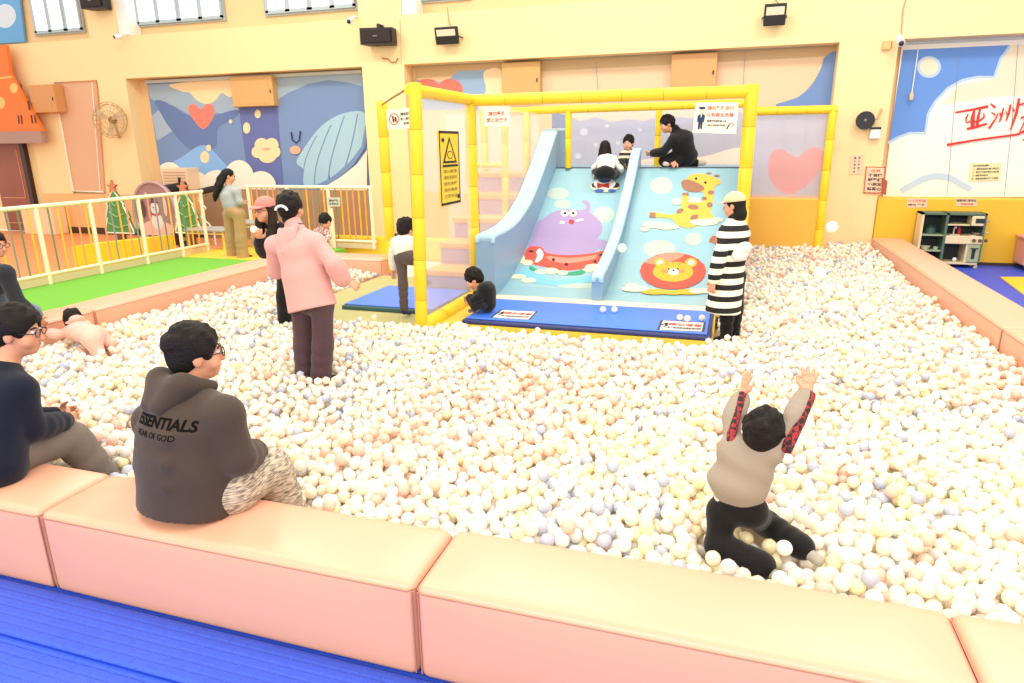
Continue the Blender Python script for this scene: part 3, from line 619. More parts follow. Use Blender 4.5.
art('print', [(ell2(5, 16, 11, 12), 0), (ell2(-14, 20, 14, 10), 0)], f3, (0, -1, 0), [mat('cloud', (214, 226, 238), .6)], t)

# ---------------------------------------------------------------- things on the walls
BOXC = mat('beige box', (216, 170, 106), .6); BOXD = mat('brown box', (214, 152, 92), .6)
def wall_box(px, label, m, d=.14, YR=YR):
    (x0, y0, x1, y1) = px; a = at(x0, y1, YR-.1-d); b = at(x1, y0, YR-.1-d)
    t = thing('wall_cabinet', ((a[0]+b[0])/2, YR-.1-d/2, a[2]), label, 'box', 'boxes under the beam'); MB().box((a[0], YR-.1-d, a[2]), (b[0], YR-.02, min(b[2], 3.65)), bev=.015).build('case', m, t)
    MB().box((a[0]+.05, YR-.104-d, a[2]+.05), (b[0]-.12, YR-.1-d, b[2]-.08)).build('cover', m, t)
    MB().tube([V(b[0]-.06, YR-.1-d-.01, (a[2]+b[2])/2-.05), V(b[0]-.06, YR-.1-d-.01, (a[2]+b[2])/2+.02)], .012, 0, 8).build('latch', DARK, t); return t
wall_box((233, 75, 271, 107), 'beige box under the beam between the two halves of the whale mural', BOXC)
wall_box((502, 61, 540, 98), 'beige box under the beam above the left end of the slide frame', BOXC)
wall_box((670, 52, 718, 92), 'tan box under the beam left of the far right yellow bar', mat('tan box', (222, 166, 106), .6))
wall_box((33, 84, 52, 113), 'brown box next to the orange facade board', BOXD, .2, YW+.06)
def speaker(px, label):
    a = at(px[0], px[3], YW-.3); b = at(px[2], px[1], YW-.3); t = thing('loudspeaker', ((a[0]+b[0])/2, YW-.15, a[2]), label, 'speaker')
    mb = MB(); mb.prism([(a[0], YW-.32, a[2]+.02), (b[0], YW-.30, a[2]), (b[0]-.04, YW-.04, a[2]), (a[0]+.04, YW-.04, a[2]+.02)], (0, 0, b[2]-a[2])); mb.build('cabinet', mat('speaker black', (34, 22, 24), .5), t)
    MB().box((a[0]+.03, YW-.335, a[2]+.05), (b[0]-.03, YW-.318, b[2]-.03), bev=.006).build('grille', mat('grille', (44, 30, 30), .8, bump=.5, bscale=300), t)
    MB().box(((a[0]+b[0])/2-.06, YW-.336-.004, (a[2]+b[2])/2), ((a[0]+b[0])/2+.03, YW-.335, (a[2]+b[2])/2+.02)).build('badge', mat('badge grey', (130, 120, 120), .4), t)
    MB().tube([V((a[0]+b[0])/2, YW-.2, b[2]-.01), V((a[0]+b[0])/2, YW-.2, b[2]+.07), V((a[0]+b[0])/2, YW-.02, b[2]+.07)], .035, 0, 8).build('bracket', BLACK, t)
speaker((361, 27, 392, 46), 'black box loudspeaker on the pillar above the whale mural')
speaker((82, -8, 101, 10), 'black box loudspeaker cut off by the top edge at the upper left')
LENS = mat('flood glass', (232, 214, 190), .15)
def flood(px, label):
    """wall floodlight: finned body, bezel, glass, bracket and cable"""
    a = at(px[0], px[3], YW-.2); b = at(px[2], px[1], YW-.2); cx = (a[0]+b[0])/2; zc = (a[2]+b[2])/2; h = b[2]-a[2]; w_ = b[0]-a[0]
    t = thing('floodlight', (cx, YW-.1, a[2]), label, 'floodlight', 'floodlights on the beam')
    MB().obox((cx, YW-.2, zc), (1, 0, 0), (0, 1, .25), (0, -.25, 1), (w_, .08, h*1.12), 0, .015).build('housing', BLACK, t)
    mb = MB(); 
    for k in range(6): mb.obox((cx-w_*.4+w_*.16*k, YW-.148, zc), (1, 0, 0), (0, 1, .25), (0, -.25, 1), (.012, .04, h*.8))
    mb.build('fins', BLACK, t)
    MB().obox(V(cx, YW-.2, zc)+nrm(V(0, 1, .25))*-.0425+nrm(V(0, -.25, 1))*h*.2, (1, 0, 0), (0, 1, .25), (0, -.25, 1), (w_*.82, .008, h*.42), 0, .003).build('lens', LENS, t)
    mb = MB(); mb.tube([V(cx-w_*.52, YW-.19, zc-h*.1), V(cx-w_*.55, YW-.02, zc-h*.1)], .012); mb.tube([V(cx+w_*.52, YW-.19, zc-h*.1), V(cx+w_*.55, YW-.02, zc-h*.1)], .012); mb.build('bracket', BLACK, t)
    MB().tube([V(cx+.1, YW-.12, b[2]-.03), V(cx-.02, YW-.03, b[2]+.12), V(cx-.05, YW-.01, b[2]+.4)], .008, 0, 6).build('cable', mat('grey cable', (150, 130, 100), .6), t)
flood((436, 27, 458, 44), 'black floodlight on the beam left of the slide frame'); flood((763, 4, 787, 25), 'black floodlight on the beam above the right end of the slide frame')
# round black speaker and lamp on the right pillar
t = thing('wall_siren', at(865, 127, YW-.1), 'round black siren horn on the right pillar', 'siren'); c = at(865, 120.5, YW-.12)
mb = MB(); 
for k in range(3): pass
mb.tube([c+V(0, .11, 0), c+V(0, .04, 0), c+V(0, 0, 0), c+V(0, -.03, 0)], [.05, .07, .13, .15], 0, 20); mb.build('horn', BLACK, t, True)
MB().sphere(c+V(0, -.035, 0), .03, 0, 10).build('boss', mat('grey boss', (120, 120, 118), .4), t, True)
MB().tube([c+V(.12, .05, .02), c+V(.2, .05, .03), c+V(.24, .05, .16), c+V(.24, .1, .18)], .018, 0, 8).build('bracket', mat('tan bracket', (206, 166, 110), .5), t)
t = thing('wall_lamp', at(875, 139, YW-.05), 'small white wall lamp below the round black siren', 'lamp'); a = at(869, 139, YW-.06); b = at(881, 127, YW-.06)
MB().box((a[0], YW-.10, a[2]), (b[0], YW, b[2]-.03), bev=.02).build('shade', WHITE, t); MB().box((a[0], YW-.11, b[2]-.035), (b[0], YW, b[2]), bev=.006).build('cap', BLACK, t)
t = thing('junction_box', at(890, 49, YW-.03), 'tan junction box high on the right pillar edge', 'box'); a = at(882, 50, YW-.05); b = at(900, 40, YW-.05)
MB().box((a[0], YW-.07, a[2]), (a[0]+(b[0]-a[0])*.5, YW, b[2]), bev=.008).box((a[0]+(b[0]-a[0])*.54, YW-.07, a[2]+.02), (b[0]-.1, YW, b[2]), bev=.008).build('case', mat('tan case', (240, 186, 120), .6), t)
MB().tube([at(901, 36, YW-.02), at(903, 10, YW-.02), at(908, -8, YW-.02)], .01, 0, 6).build('conduit', mat('conduit', (196, 156, 110), .6), t)
def camera_dome(px, d, label):
    c = at(px[0], px[1], YW-.18); t = thing('security_camera', c+V(0, 0, -.06), label, 'camera', 'security cameras on the wall')
    MB().tube([c, c+V(d[0], d[1], d[2])*.18], [.05, .06], 0, 12).build('barrel', WHITE, t, True); e = c+V(*d)*.185
    MB().sphere(e, .042, 0, 10).build('lens', BLACK, t, True); MB().tube([c+V(0, 0, .03), c+V(.02, .08, .06), c+V(.02, .19, .06)], .02, 0, 8).build('mount', WHITE, t)
camera_dome((122, 36), (-.6, -.5, -.15), 'white bullet camera on the left pillar under the loudspeaker'); camera_dome((352, 19), (.1, -.9, -.4), 'small white camera left of the loudspeaker on the pillar'); camera_dome((899, 38), (.1, -.8, -.55), 'small white camera beside the junction box on the right pillar')
# wall fan
c = at(110, 120, YW-.35); t = thing('wall_fan', c+V(0, 0, -.3), 'beige oscillating wall fan on the left pillar', 'fan'); FANM = mat('fan beige', (196, 160, 110), .5)
ua, va = V(.94, .34, 0), V(0, 0, 1); na = V(.34, -.94, 0)
mb = MB()
for rr, of in ((.40, 0), (.35, -.05), (.35, .07), (.2, -.07)): mb.tube([c+na*of*-1+(ua*math.cos(a)+va*math.sin(a))*rr for a in [2*math.pi*i/24 for i in range(24)]], .008, 0, 5, closed=True)
for k in range(20): a = 2*math.pi*k/20; q = ua*math.cos(a)+va*math.sin(a); mb.tube([c+na*.08+q*.05, c+na*.06+q*.28, c+q*.40, c-na*.07+q*.28], .005, 0, 4)
mb.build('cage', FANM, t); mb = MB()
for k in range(3): a = 2*math.pi*k/3; q = ua*math.cos(a)+va*math.sin(a); q2 = -ua*math.sin(a)+va*math.cos(a); mb.prism([c+q*.04, c+q*.33+q2*.06, c+q*.32+q2*.2, c+q*.1+q2*.13], na*.006)
mb.build('blades', mat('fan blade', (214, 188, 150), .4), t); MB().sphere(c-na*.13, .10, 0, 12, rad=(.09, .11, .09)).build('motor', mat('fan motor', (150, 116, 76), .5), t, True)
MB().tube([c-na*.15, at(118, 133, YW-.18), at(119, 137, YW-.01)], .03, 0, 8).build('arm', FANM, t)
t = thing('cable_clip', at(390, 60, YW-.05), 'small tangle of cable clips under the loudspeaker on the pillar', 'clips')
MB().tube([at(382, 58, YW-.03), at(388, 59, YW-.05), at(391, 62, YW-.03), at(396, 62, YW-.04), at(398, 58, YW-.02)], .014, 0, 6).build('clip', mat('brown clip', (170, 120, 80), .6), t)
MB().tube([at(400, 20, YW-.01), at(401, 45, YW-.01), at(401, 64, YW-.01)], .007, 0, 5).build('cable', mat('thin cable', (224, 190, 130), .6), t)

# ---------------------------------------------------------------- notices
INK = mat('ink black', (34, 30, 32), .7); RED = mat('ink red', (214, 66, 50), .7); ORG = mat('ink orange', (236, 104, 66), .7); NAVY = mat('ink navy', (40, 52, 92), .7)
PAPER = mat('notice paper', (254, 244, 222), .6); PINKP = mat('pink paper', (252, 206, 170), .6); YPAP = mat('pale yellow paper', (240, 226, 170), .6)
def notice(label, q, m, nor, border=None, thick=.006):
    """a flat notice through four corners (top left, top right, bottom right, bottom left)"""
    q = [np.array(p, float) for p in q]; c = sum(q)/4; t = thing('notice', c-V(0, 0, np.linalg.norm(q[0]-q[3])/2), label, 'sign'); n = nrm(nor)
    MB().prism(q, -n*thick).build('board', m, t)
    u = nrm(q[1]-q[0]); v = nrm(q[0]-q[3]); W = np.linalg.norm(q[1]-q[0]); H = np.linalg.norm(q[0]-q[3])
    P = lambda a, b: q[3]+(q[2]-q[3])*a+(q[0]-q[3])*b+(q[1]-q[0]-q[2]+q[3])*a*b
    if border:
        mb = MB()
        for (a0, b0, a1, b1) in ((0, .965, 1, 1), (0, 0, 1, .035), (0, 0, .05, 1), (.95, 0, 1, 1)): mb.face([P(a0, b0)+n*.001, P(a1, b0)+n*.001, P(a1, b1)+n*.001, P(a0, b1)+n*.001])
        mb.build('border', border, t)
    def T(s, a, b, wd, h, mm, bold=.02): text(s, P(a, b)+n*.002, u, v, h*H, mm, t, width=wd*W, bold=bold)
    return t, T, P, n
Q = lambda x0, y0, x1, y1, Y, sk=0: [at(x0, y0, Y), at(x1, y0-sk, Y), at(x1, y1-sk, Y), at(x0, y1, Y)]
t, T, P, n = notice('pink paper notice with two columns of writing on the right pillar', [at(851, 155.5, YW-.012), at(864, 155, YW-.012), at(862, 174, YW-.012), at(849.5, 174.5, YW-.012)], PINKP, (0, -1, 0))
for i, ch in enumerate('禁止跨越網'): T(ch, .68, .86-.18*i, .16, .11, INK)
for i, ch in enumerate('請注意安全'): T(ch, .34, .86-.18*i, .16, .11, INK)
t, T, P, n = notice('red bordered notice with bold black characters on the right pillar', [at(866, 166.5, YW-.03), at(885.5, 167, YW-.03), at(883, 193.5, YW-.03), at(863.5, 193, YW-.03)], PINKP, (0, -1, 0), mat('red brown border', (196, 92, 66), .6), .02)
T('注意', .52, .85, .5, .10, ORG)
for i, s in enumerate(('不丟球', '輕聲講', '小朋友', '請留心')): T(s, .52, .68-.17*i, .72, .13, INK, .03)
t, T, P, n = notice('pale yellow notice with small print on the sky mural', [at(971, 163.5, YR-.072), at(1002, 162.5, YR-.072), at(1000, 180.5, YR-.072), at(969, 181.5, YR-.072)], YPAP, (0, -1, 0))
for i, s in enumerate(('遊戲區使用須知', '一、請家長陪同孩童入場遊玩', '二、請勿攀爬推擠奔跑以免受傷', '三、請愛護設施與玩具', '四、貴重物品請自行保管謝謝')): T(s, .34 if i in (0, 3) else .5, .86-.18*i, (.5 if i in (0, 3) else .86), .11, INK)
t, T, P, n = notice('pinkish label on the yellow wall padding above the left end of the toy kitchen', Q(907, 198.4, 927, 207.5, YW-.056), PINKP, (0, -1, 0))
T('小小遊戲區', .5, .74, .9, .28, RED); T('請勿 攀爬', .5, .3, .9, .24, INK)
t, T, P, n = notice('pinkish label on the yellow wall padding above the toy microwave', Q(956, 198.4, 977, 206, YW-.056), PINKP, (0, -1, 0))
T('請愛惜玩具用品', .5, .72, .94, .34, INK); T('物歸原處', .52, .26, .6, .24, RED)
o = MB().prism([at(883, 178, YW-.1), at(887.5, 181, YW-.1), at(886, 195, YW-.1), at(882, 194, YW-.1)], (0, .08, 0)).build('extinguisher_box', mat('red brown box', (176, 84, 56), .5)); tag(o, 'red brown box behind the red bordered notice', 'box')
# ================================================================ PLAY FRAME
YEL = mat('yellow foam sleeve', (252, 212, 36), .45, var=.03, vscale=4); YELD = mat('foam joint', (206, 160, 20), .6)
NET = net_mat('white safety net', (250, 236, 224), .36); NETL = net_mat('lilac safety net', (222, 212, 218), .36)
XL, XR_, YF, YB = -3.03, .18, 7.95, 10.85
frame_t = thing('climbing_structure', (-1.4, 8.5, .1), 'yellow padded play frame with white safety nets around the double slide', 'play structure')
def pole(a, b, r, name='pole'):
    """foam sleeved tube: short sleeves that butt together with thin dark joints"""
    a = np.array(a, float); b = np.array(b, float); L = np.linalg.norm(b-a); n = max(2, int(L/.42)); d = (b-a)/L; mb = MB()
    for k in range(n):
        p = a+d*L*k/n; q = a+d*L*(k+1)/n; mb.tube([p, p+d*.012, q-d*.012, q], [r*.93, r, r, r*.93], 0, 16)
    for k in range(1, n): p = a+d*L*k/n; mb.tube([p-d*.004, p+d*.004], r*.955, 1, 16)
    return mb.build(name, [YEL, YELD], frame_t, True)
P2 = gz(392, 272, .2); P2t = at(387, 101, P2[1]); P2t = V(P2[0], P2[1], P2t[2])
pole((XL, 6.32, .08), (XL+.06, 6.32, 2.64), .064); pole((XL, YF, .1), (XL, YF, 2.56), .068); pole((XR_-.04, YF, .1), (XR_-.05, YF, 2.64), .070); pole(P2, P2t, .075)
pole((XL, 6.32, 2.58), (XL, YF, 2.58), .062, 'top_bar'); pole((XL, YF, 2.57), (XR_-.05, YF, 2.57), .066, 'top_bar')
pole((XL-.1, YB, 2.58), (XR_, YB, 2.60), .058, 'top_bar'); pole((XR_-.05, YF, 2.57), (XR_-.02, YB, 2.60), .055, 'top_bar')
pole((-2.50, YB, 1.7), (-2.50, YB, 2.6), .050); pole((-1.18, 11.5, 1.7), (-1.18, 11.5, 2.66), .05); pole((XR_, YB, .1), (XR_, YB, 2.6), .06)
pole((XL, 6.32, .20), (XL, YF, .20), .085, 'bottom_bar')
pole((-3.15, 9.62, .2), (-3.15, 9.62, 2.56), .05); pole((-3.18, 10.85, .2), (-3.18, 10.85, 2.58), .055); pole((-3.9, 10.85, .2), (-3.9, 10.85, 2.58), .05)
pole((-3.9, 10.85, 2.58), (-3.0, 10.85, 2.58), .05, 'top_bar'); pole((-3.9, 10.86, 1.45), (-3.0, 10.86, 1.45), .035, 'rail'); pole((-3.74, 9.62, 1.78), (-3.15, 9.62, 1.78), .035, 'rail')
pole((1.52, 12.9, .1), (1.52, 12.9, 2.58), .07); pole((XR_-.0, 12.9, 2.57), (1.58, 12.9, 2.57), .07, 'top_bar')
mb = MB(); mb.tube([P2t-V(0, 0, .05), (P2t+V(XL, 6.32, 2.62))/2+V(0, 0, -.03), V(XL, 6.32, 2.60)], .012, 0, 6); mb.build('wire', mat('wire', (170, 120, 60), .5), frame_t)
def netp(q, m=NET): MB().face([V(*p) for p in q]).build('net', m, frame_t, fixn=False)
netp([(XL, 6.40, .24), (XL, YF-.06, .24), (XL, YF-.06, 2.54), (XL, 6.40, 2.54)])
netp([(-2.955, YF+.03, .3), (-2.955, 10.78, .3), (-2.955, 10.78, 2.53), (-2.955, YF+.03, 2.53)])
netp([(-2.9, 12.55, 1.7), (.16, 12.55, 1.7), (.16, 12.55, 2.62), (-2.9, 12.55, 2.62)], NETL)
netp([(.2, 12.92, 1.12), (1.46, 12.92, 1.12), (1.46, 12.92, 2.52), (.2, 12.92, 2.52)], NETL)
netp([(-4.6, 10.9, .3), (-3.0, 10.9, .3), (-3.0, 10.9, 2.55), (-4.6, 10.9, 2.55)], NETL)
MB().box((.22, 12.88, .1), (1.46, 12.95, 1.12), bev=.02).build('base_panel', PADO, frame_t)

# ---------------------------------------------------------------- double slide
KN = [(7.88, .262), (8.2, .31), (8.6, .42), (9.0, .575), (9.4, .78), (9.9, 1.085), (10.4, 1.40), (10.9, 1.70)]
def zs(Y): 
    for (a, za), (b, zb) in zip(KN, KN[1:]):
        if Y <= b: return za+(zb-za)*(Y-a)/(b-a)
    return KN[-1][1]
def slope(px, py):
    d = ray(px, py); lo, hi = 7.4/d[1], 11.2/d[1]
    for _ in range(50):
        t = (lo+hi)/2; p = CAM+d*t
        if p[2] > zs(p[1]): lo = t
        else: hi = t
    return CAM+d*lo
slide = thing('double_slide', (-1.4, 8.5, .1), 'wide pale blue double slide printed with cartoon animals inside the yellow frame', 'slide')
SKY = mat('slide sky blue', (152, 194, 206), .22); SKYD = mat('slide wall blue', (138, 174, 202), .4, bump=.01, bscale=10); SKYL = mat('slide edge blue', (176, 214, 234), .4)
mb = MB(); x0, x1 = -2.86, .10
vs = [V(x, Y, z) for Y, z in KN for x in (x0, x1)]; mb.add(vs, [(2*i, 2*i+1, 2*i+3, 2*i+2) for i in range(len(KN)-1)])
vb = [V(x, Y, .1) for Y, z in KN for x in (x0, x1)]; n_ = len(KN)
mb.add(vs+vb, [(2*i, 2*i+2, 2*i+2+2*n_, 2*i+2*n_) for i in range(n_-1)]+[(2*i+1, 2*i+1+2*n_, 2*i+3+2*n_, 2*i+3) for i in range(n_-1)]+[(0, 1, 1+2*n_, 2*n_)])
mb.build('slope', SKY, slide)
def wall_profile(name, x0, x1, top, m=SKYD):
    top = smooth_open(top); lowp = [(Y, max(.12, zs(max(Y, 7.88))-.12)) for Y, _ in top[::-1]]
    pts = [V(x0, Y, z) for Y, z in top+lowp]; o = MB().prism(pts, (x1-x0, 0, 0)).build(name, m, slide)
    mb = MB(); r = .03
    for x in (x0+r*.7, x1-r*.7): mb.tube([V(x, Y, z-r*.5) for Y, z in top], r, 0, 8)
    mb.add([V(x, Y, z+r*.45) for Y, z in top for x in (x0+r*.7, x1-r*.7)], [(2*i, 2*i+1, 2*i+3, 2*i+2) for i in range(len(top)-1)])
    mb.build('edge_roll', SKYL, o, True); return o
def smooth_open(p, k=5):
    p = [p[0]]+list(p)+[p[-1]]; p = np.array(p, float); out = []
    for i in range(1, len(p)-2):
        for j in range(k):
            t = j/k; a, b, c, d = p[i-1], p[i], p[i+1], p[i+2]; out.append(tuple(.5*((2*b)+(-a+c)*t+(2*a-5*b+4*c-d)*t*t+(-a+3*b-3*c+d)*t**3)))
    out.append(tuple(p[-2])); return out
wall_profile('side_wall', -2.94, -2.70, [(7.78, .93), (7.83, 1.0), (8.2, 1.01), (8.7, 1.06), (9.2, 1.20), (9.6, 1.38), (10.05, 1.66), (10.5, 1.97), (10.85, 2.22), (11.05, 2.29), (11.6, 2.30)])
wall_profile('side_wall', .10, .19, [(7.86, .9), (7.9, .98), (8.6, 1.05), (9.3, 1.3), (10.0, 1.75), (10.6, 2.2), (10.9, 2.45), (11.4, 2.45)])
wall_profile('divider', -1.50, -1.37, [(7.84, .50), (7.88, .57), (8.2, .63), (8.6, .72), (9.0, .84), (9.4, 1.02), (9.9, 1.31), (10.4, 1.63), (10.8, 1.93), (11.0, 1.98)])
MB().box((-2.9, 7.70, .17), (.14, 7.90, .258), bev=.03).build('foam_lip', mat('cream foam', (250, 234, 204), .6), slide)
MB().box((-2.9, 10.9, 1.60), (.14, 12.6, 1.70)).box((-2.9, 10.9, 1.2), (.14, 10.95, 1.6)).build('platform', SKYD, slide)
MB().box((-2.84, 10.885, 1.688), (.09, 10.93, 1.712)).build('platform_edge', mat('dark edge', (90, 96, 110), .5), slide)
# printed animals: every outline is drawn on the slope, cut where the slope bends
PC = [C_('pale beige', (184, 202, 190)), C_('lilac hippo', (168, 146, 190)), C_('float red', (232, 82, 66)), C_('float pink', (250, 142, 118)), C_('rind green', (52, 156, 114)), C_('foam cream', (248, 234, 192)), C_('print white', (255, 252, 244)), C_('print ink', (50, 36, 40)), C_('giraffe yellow', (246, 186, 74)), C_('giraffe brown', (160, 112, 84)), C_('bear yellow', (248, 172, 50)), C_('cheek', (240, 140, 70)), C_('pale sea', (126, 196, 220)), C_('bow red', (222, 56, 48)), C_('bow blue', (60, 110, 190)), C_('lilac dark', (156, 130, 190))]
mbp = MB(); layer = [0]
def pr(pts, mi):
    P = np.array([slope(*p) for p in pts]); layer[0] += 1
    lane = P[:, 0].mean() < -1.45
    P[:, 0] = np.clip(P[:, 0], (-2.69 if lane else -1.36), (-1.51 if lane else .09))
    xy = [(p[0], p[1]) for p in P]
    for (a, za), (b, zb) in zip(KN, KN[1:]):
        c = clip_poly(clip_poly(xy, (0, 1), b), (0, -1), -a) if xy else []
        if len(c) < 3: continue
        ar = sum(c[i][0]*c[(i+1) % len(c)][1]-c[(i+1) % len(c)][0]*c[i][1] for i in range(len(c)))/2
        if abs(ar) < 1e-5: continue
        if ar < 0: c = c[::-1]
        n = nrm(V(0, -(zb-za), b-a)); mbp.face([V(x, y, za+(zb-za)*(y-a)/(b-a))+n*(.001+.00015*layer[0]) for x, y in c], mi)
L6 = lambda pts: [(480+x/5.69, 190+y/5.69) for x, y in pts]; L7 = lambda pts: [(590+x/4.553, 160+y/4.553) for x, y in pts]
e6 = lambda cx, cy, rx, ry, mi, rot=0: pr(L6(ell2(cx, cy, rx, ry, rot, 18)), mi); e7 = lambda cx, cy, rx, ry, mi, rot=0: pr(L7(ell2(cx, cy, rx, ry, rot, 18)), mi)
for a in ((445, 20, 62, 34), (705, 140, 62, 46), (470, 80, 50, 26), (560, 545, 120, 16)): e6(*a, 0)
for a in ((325, 118, 52, 40), (315, 405, 74, 42), (470, 360, 40, 30)): e7(*a, 0)
pr(L6([(200, 470), (300, 430), (420, 520), (560, 500), (660, 480), (680, 520), (560, 530), (420, 545), (250, 520)]), 12)
pr(L6(smooth_loop([(292, 240), (300, 190), (360, 165), (405, 132), (470, 112), (550, 114), (618, 128), (660, 155), (694, 200), (690, 245), (662, 290), (660, 350), (500, 378), (400, 372), (300, 335), (268, 310), (296, 275)], 3)), 1)
pr(L6([(560, 118), (600, 108), (606, 90), (596, 78), (578, 70), (584, 60), (606, 58), (624, 74), (630, 94), (622, 132), (590, 135)]), 1); e6(692, 310, 42, 28, 1, .1)
pr(L6(smooth_loop([(288, 432), (340, 455), (500, 470), (600, 450), (584, 480), (500, 486), (400, 474), (290, 460)], 3)), 4)
pr(L6(smooth_loop([(240, 352), (290, 322), (350, 326), (380, 358), (500, 372), (640, 360), (722, 340), (732, 376), (700, 412), (600, 446), (480, 460), (380, 442), (290, 420), (248, 395)], 3)), 2)
pr(L6(smooth_loop([(384, 376), (500, 388), (640, 374), (660, 362), (650, 392), (500, 418), (400, 402)], 3)), 3)
for a in ((292, 350, 16, 7), (418, 398, 9, 10), (492, 424, 12, 9), (655, 408, 10, 8), (688, 370, 10, 8), (350, 380, 8, 8)): e6(*a, 7)
for a in ((238, 392, 18, 26), (270, 414, 32, 16), (348, 466, 36, 14), (408, 462, 38, 18), (470, 472, 30, 14), (650, 440, 54, 18), (620, 455, 34, 12), (215, 494, 48, 12), (276, 516, 42, 13)): e6(*a, 5)
pr(L6(smooth_loop([(322, 350), (340, 335), (360, 360), (355, 390), (330, 412), (312, 408), (325, 380)], 3)), 6)
for cx in (482, 530): e6(cx, 134, 22, 19, 5); e6(cx, 134, 15, 12, 6); e6(cx+1, 134, 9, 8, 7)
e6(520, 182, 15, 13, 13); e6(468, 187, 14, 8, 6); e6(566, 174, 26, 6, 6, -.2); e6(480, 325, 60, 16, 6, .1) if False else None
pr(L7(smooth_loop([(270, 241), (300, 240), (378, 250), (420, 215), (418, 165), (440, 160), (455, 182), (498, 198), (514, 186), (518, 150), (470, 142), (432, 112), (442, 82), (480, 64), (540, 70), (588, 92), (594, 108), (566, 126), (560, 190), (548, 235), (562, 262), (520, 276), (462, 310), (404, 300), (370, 270), (300, 262), (272, 262)], 3)), 8)
pr(L7(smooth_loop([(420, 96), (455, 92), (515, 120), (516, 140), (480, 148), (436, 140), (418, 120)], 3)), 9)
for a in ((410, 233, 17, 10, -.5), (470, 217, 26, 12, .1), (474, 275, 20, 10, -.4), (521, 177, 12, 9, 0), (544, 206, 13, 13, 0), (550, 150, 15, 10, 0), (540, 62, 12, 4, 0), (577, 73, 13, 5, 0)): e7(a[0], a[1], a[2], a[3], 9, a[4])
pr(L7([(272, 241), (299, 241), (299, 264), (270, 264)]), 9); pr(L7([(420, 152), (448, 150), (449, 163), (421, 164)]), 9); e7(483, 87, 6, 6, 7); e7(525, 105, 6, 6, 7)
for a in ((290, 296, 52, 15), (350, 305, 56, 14), (250, 318, 22, 9), (520, 285, 66, 16), (570, 275, 36, 10), (395, 192, 26, 14), (475, 190, 30, 16)): e7(*a, 5)
pr(L7(smooth_loop([(420, 200), (470, 196), (520, 200), (505, 240), (440, 290), (402, 285)], 3)), 8)
e7(470, 217, 26, 12, 9, .1); e7(474, 262, 20, 10, 9, -.4); e7(410, 235, 17, 10, 9, -.5)
e7(378, 508, 151, 84, 2); e7(340, 450, 90, 20, 3, -.2)
for cx in (318, 460): e7(cx, 470, 27, 21, 10); e7(cx, 470, 15, 12, 5)
e7(378, 512, 93, 46, 10); e7(340, 510, 15, 9, 11); e7(416, 510, 15, 9, 11); e7(380, 513, 24, 15, 6); e7(380, 506, 6, 5, 7)
for cx in (358, 400): e7(cx, 500, 5, 4, 7); 
e7(352, 478, 8, 4, 11); e7(378, 474, 4, 7, 11); e7(404, 478, 8, 4, 11)
for a in ((300, 604, 66, 13), (378, 608, 50, 10), (450, 604, 66, 13)): e7(*a, 10)
for a in ((205, 590, 60, 14), (190, 575, 30, 10), (500, 600, 50, 12)): e7(*a, 5)
# penguin on a float under the child at the top of the left lane
e5 = lambda cx, cy, rx, ry, mi: pr([(570+x/5.12, 100+y/5.12) for x, y in ell2(cx, cy, rx, ry, 0, 16)], mi)
e5(178, 445, 74, 30, 5); e5(130, 440, 20, 14, 7); e5(232, 440, 22, 14, 7); e5(178, 432, 56, 30, 6); e5(176, 405, 36, 24, 14); e5(150, 468, 26, 8, 14); e5(215, 468, 20, 8, 14)
P5 = lambda pts: pr([(570+x/5.12, 100+y/5.12) for x, y in pts], 13); P5([(138, 428), (168, 436), (200, 428), (202, 456), (168, 448), (140, 458)])
mbp.build('animal_print', PC, slide, fixn=False)

# ---------------------------------------------------------------- foam stairs
stairs = thing('foam_stairs', (-3.5, 9, .2), 'lilac and orange foam stairs behind the safety net left of the slide', 'stairs')
TRD = mat('orange tread', (250, 170, 92), .6); RIS = mat('lilac foam', (176, 150, 176), .6)
for k in range(5):
    y0 = 8.05+.52*k; z0 = .2+.29*k; x0_ = -3.76+.0*k
    o = MB().box((x0_, y0, .18 if k == 0 else .2), (-2.97, 10.82, z0+.22), bev=.01).build('step', RIS, stairs) if k == 0 else MB().box((x0_, y0, z0-.07), (-2.97, 10.82, z0+.22), bev=.01).build('step', RIS, stairs)
    MB().box((x0_-.01, y0-.02, z0+.22), (-2.965, y0+.54, z0+.295), bev=.012).build('tread', TRD, o)

# ---------------------------------------------------------------- mats in front of the slide and at the entrance
BMAT = mat('blue vinyl mat', (72, 132, 252), .4, bump=.02, bscale=20); NAVYM = mat('navy edging', (38, 48, 110), .5)
t = thing('landing_mat', (-1.4, 7.2, .05), 'long blue landing mat with yellow foam base at the foot of the slide', 'mat')
fl, frr = gz(466, 318, .25), gz(708, 332, .25)
base_q = [V(-2.98, 6.62, .02), V(-.06, 6.62, .02), V(-.06, 7.72, .02), V(-2.98, 7.72, .02)]
MB().prism(base_q, (0, 0, .166)).build('foam_base', mat('yellow foam base', (250, 206, 74), .5), t)
MB().box((-2.70, 6.64, .188), (-.08, 7.68, .232), bev=.015).build('mat_body', NAVYM, t)
MB().box((-2.67, 6.70, .233), (-.12, 7.68, .246), bev=.005).build('mat_top', BMAT, t)
def floor_label(px, label, s):
    q = [gz(*p, .2475) for p in px]; t, T, P, n = notice(label, q, mat('label white', (236, 228, 222), .5), (0, 0, 1), mat('label edge', (60, 50, 84), .5), .004)
    T(s, .56, .62, .72, .26, RED); T('為了您的安全請依序排隊', .56, .28, .72, .18, INK)
    art('print', [(stroke2([(.06, .5), (.12, .7), (.17, .45), (.11, .35)], .06), 0), (ell2(.15, .62, .045, .12), 0)], lambda a, b: P(a, b), (0, 0, 1), [INK], t, base=.002)
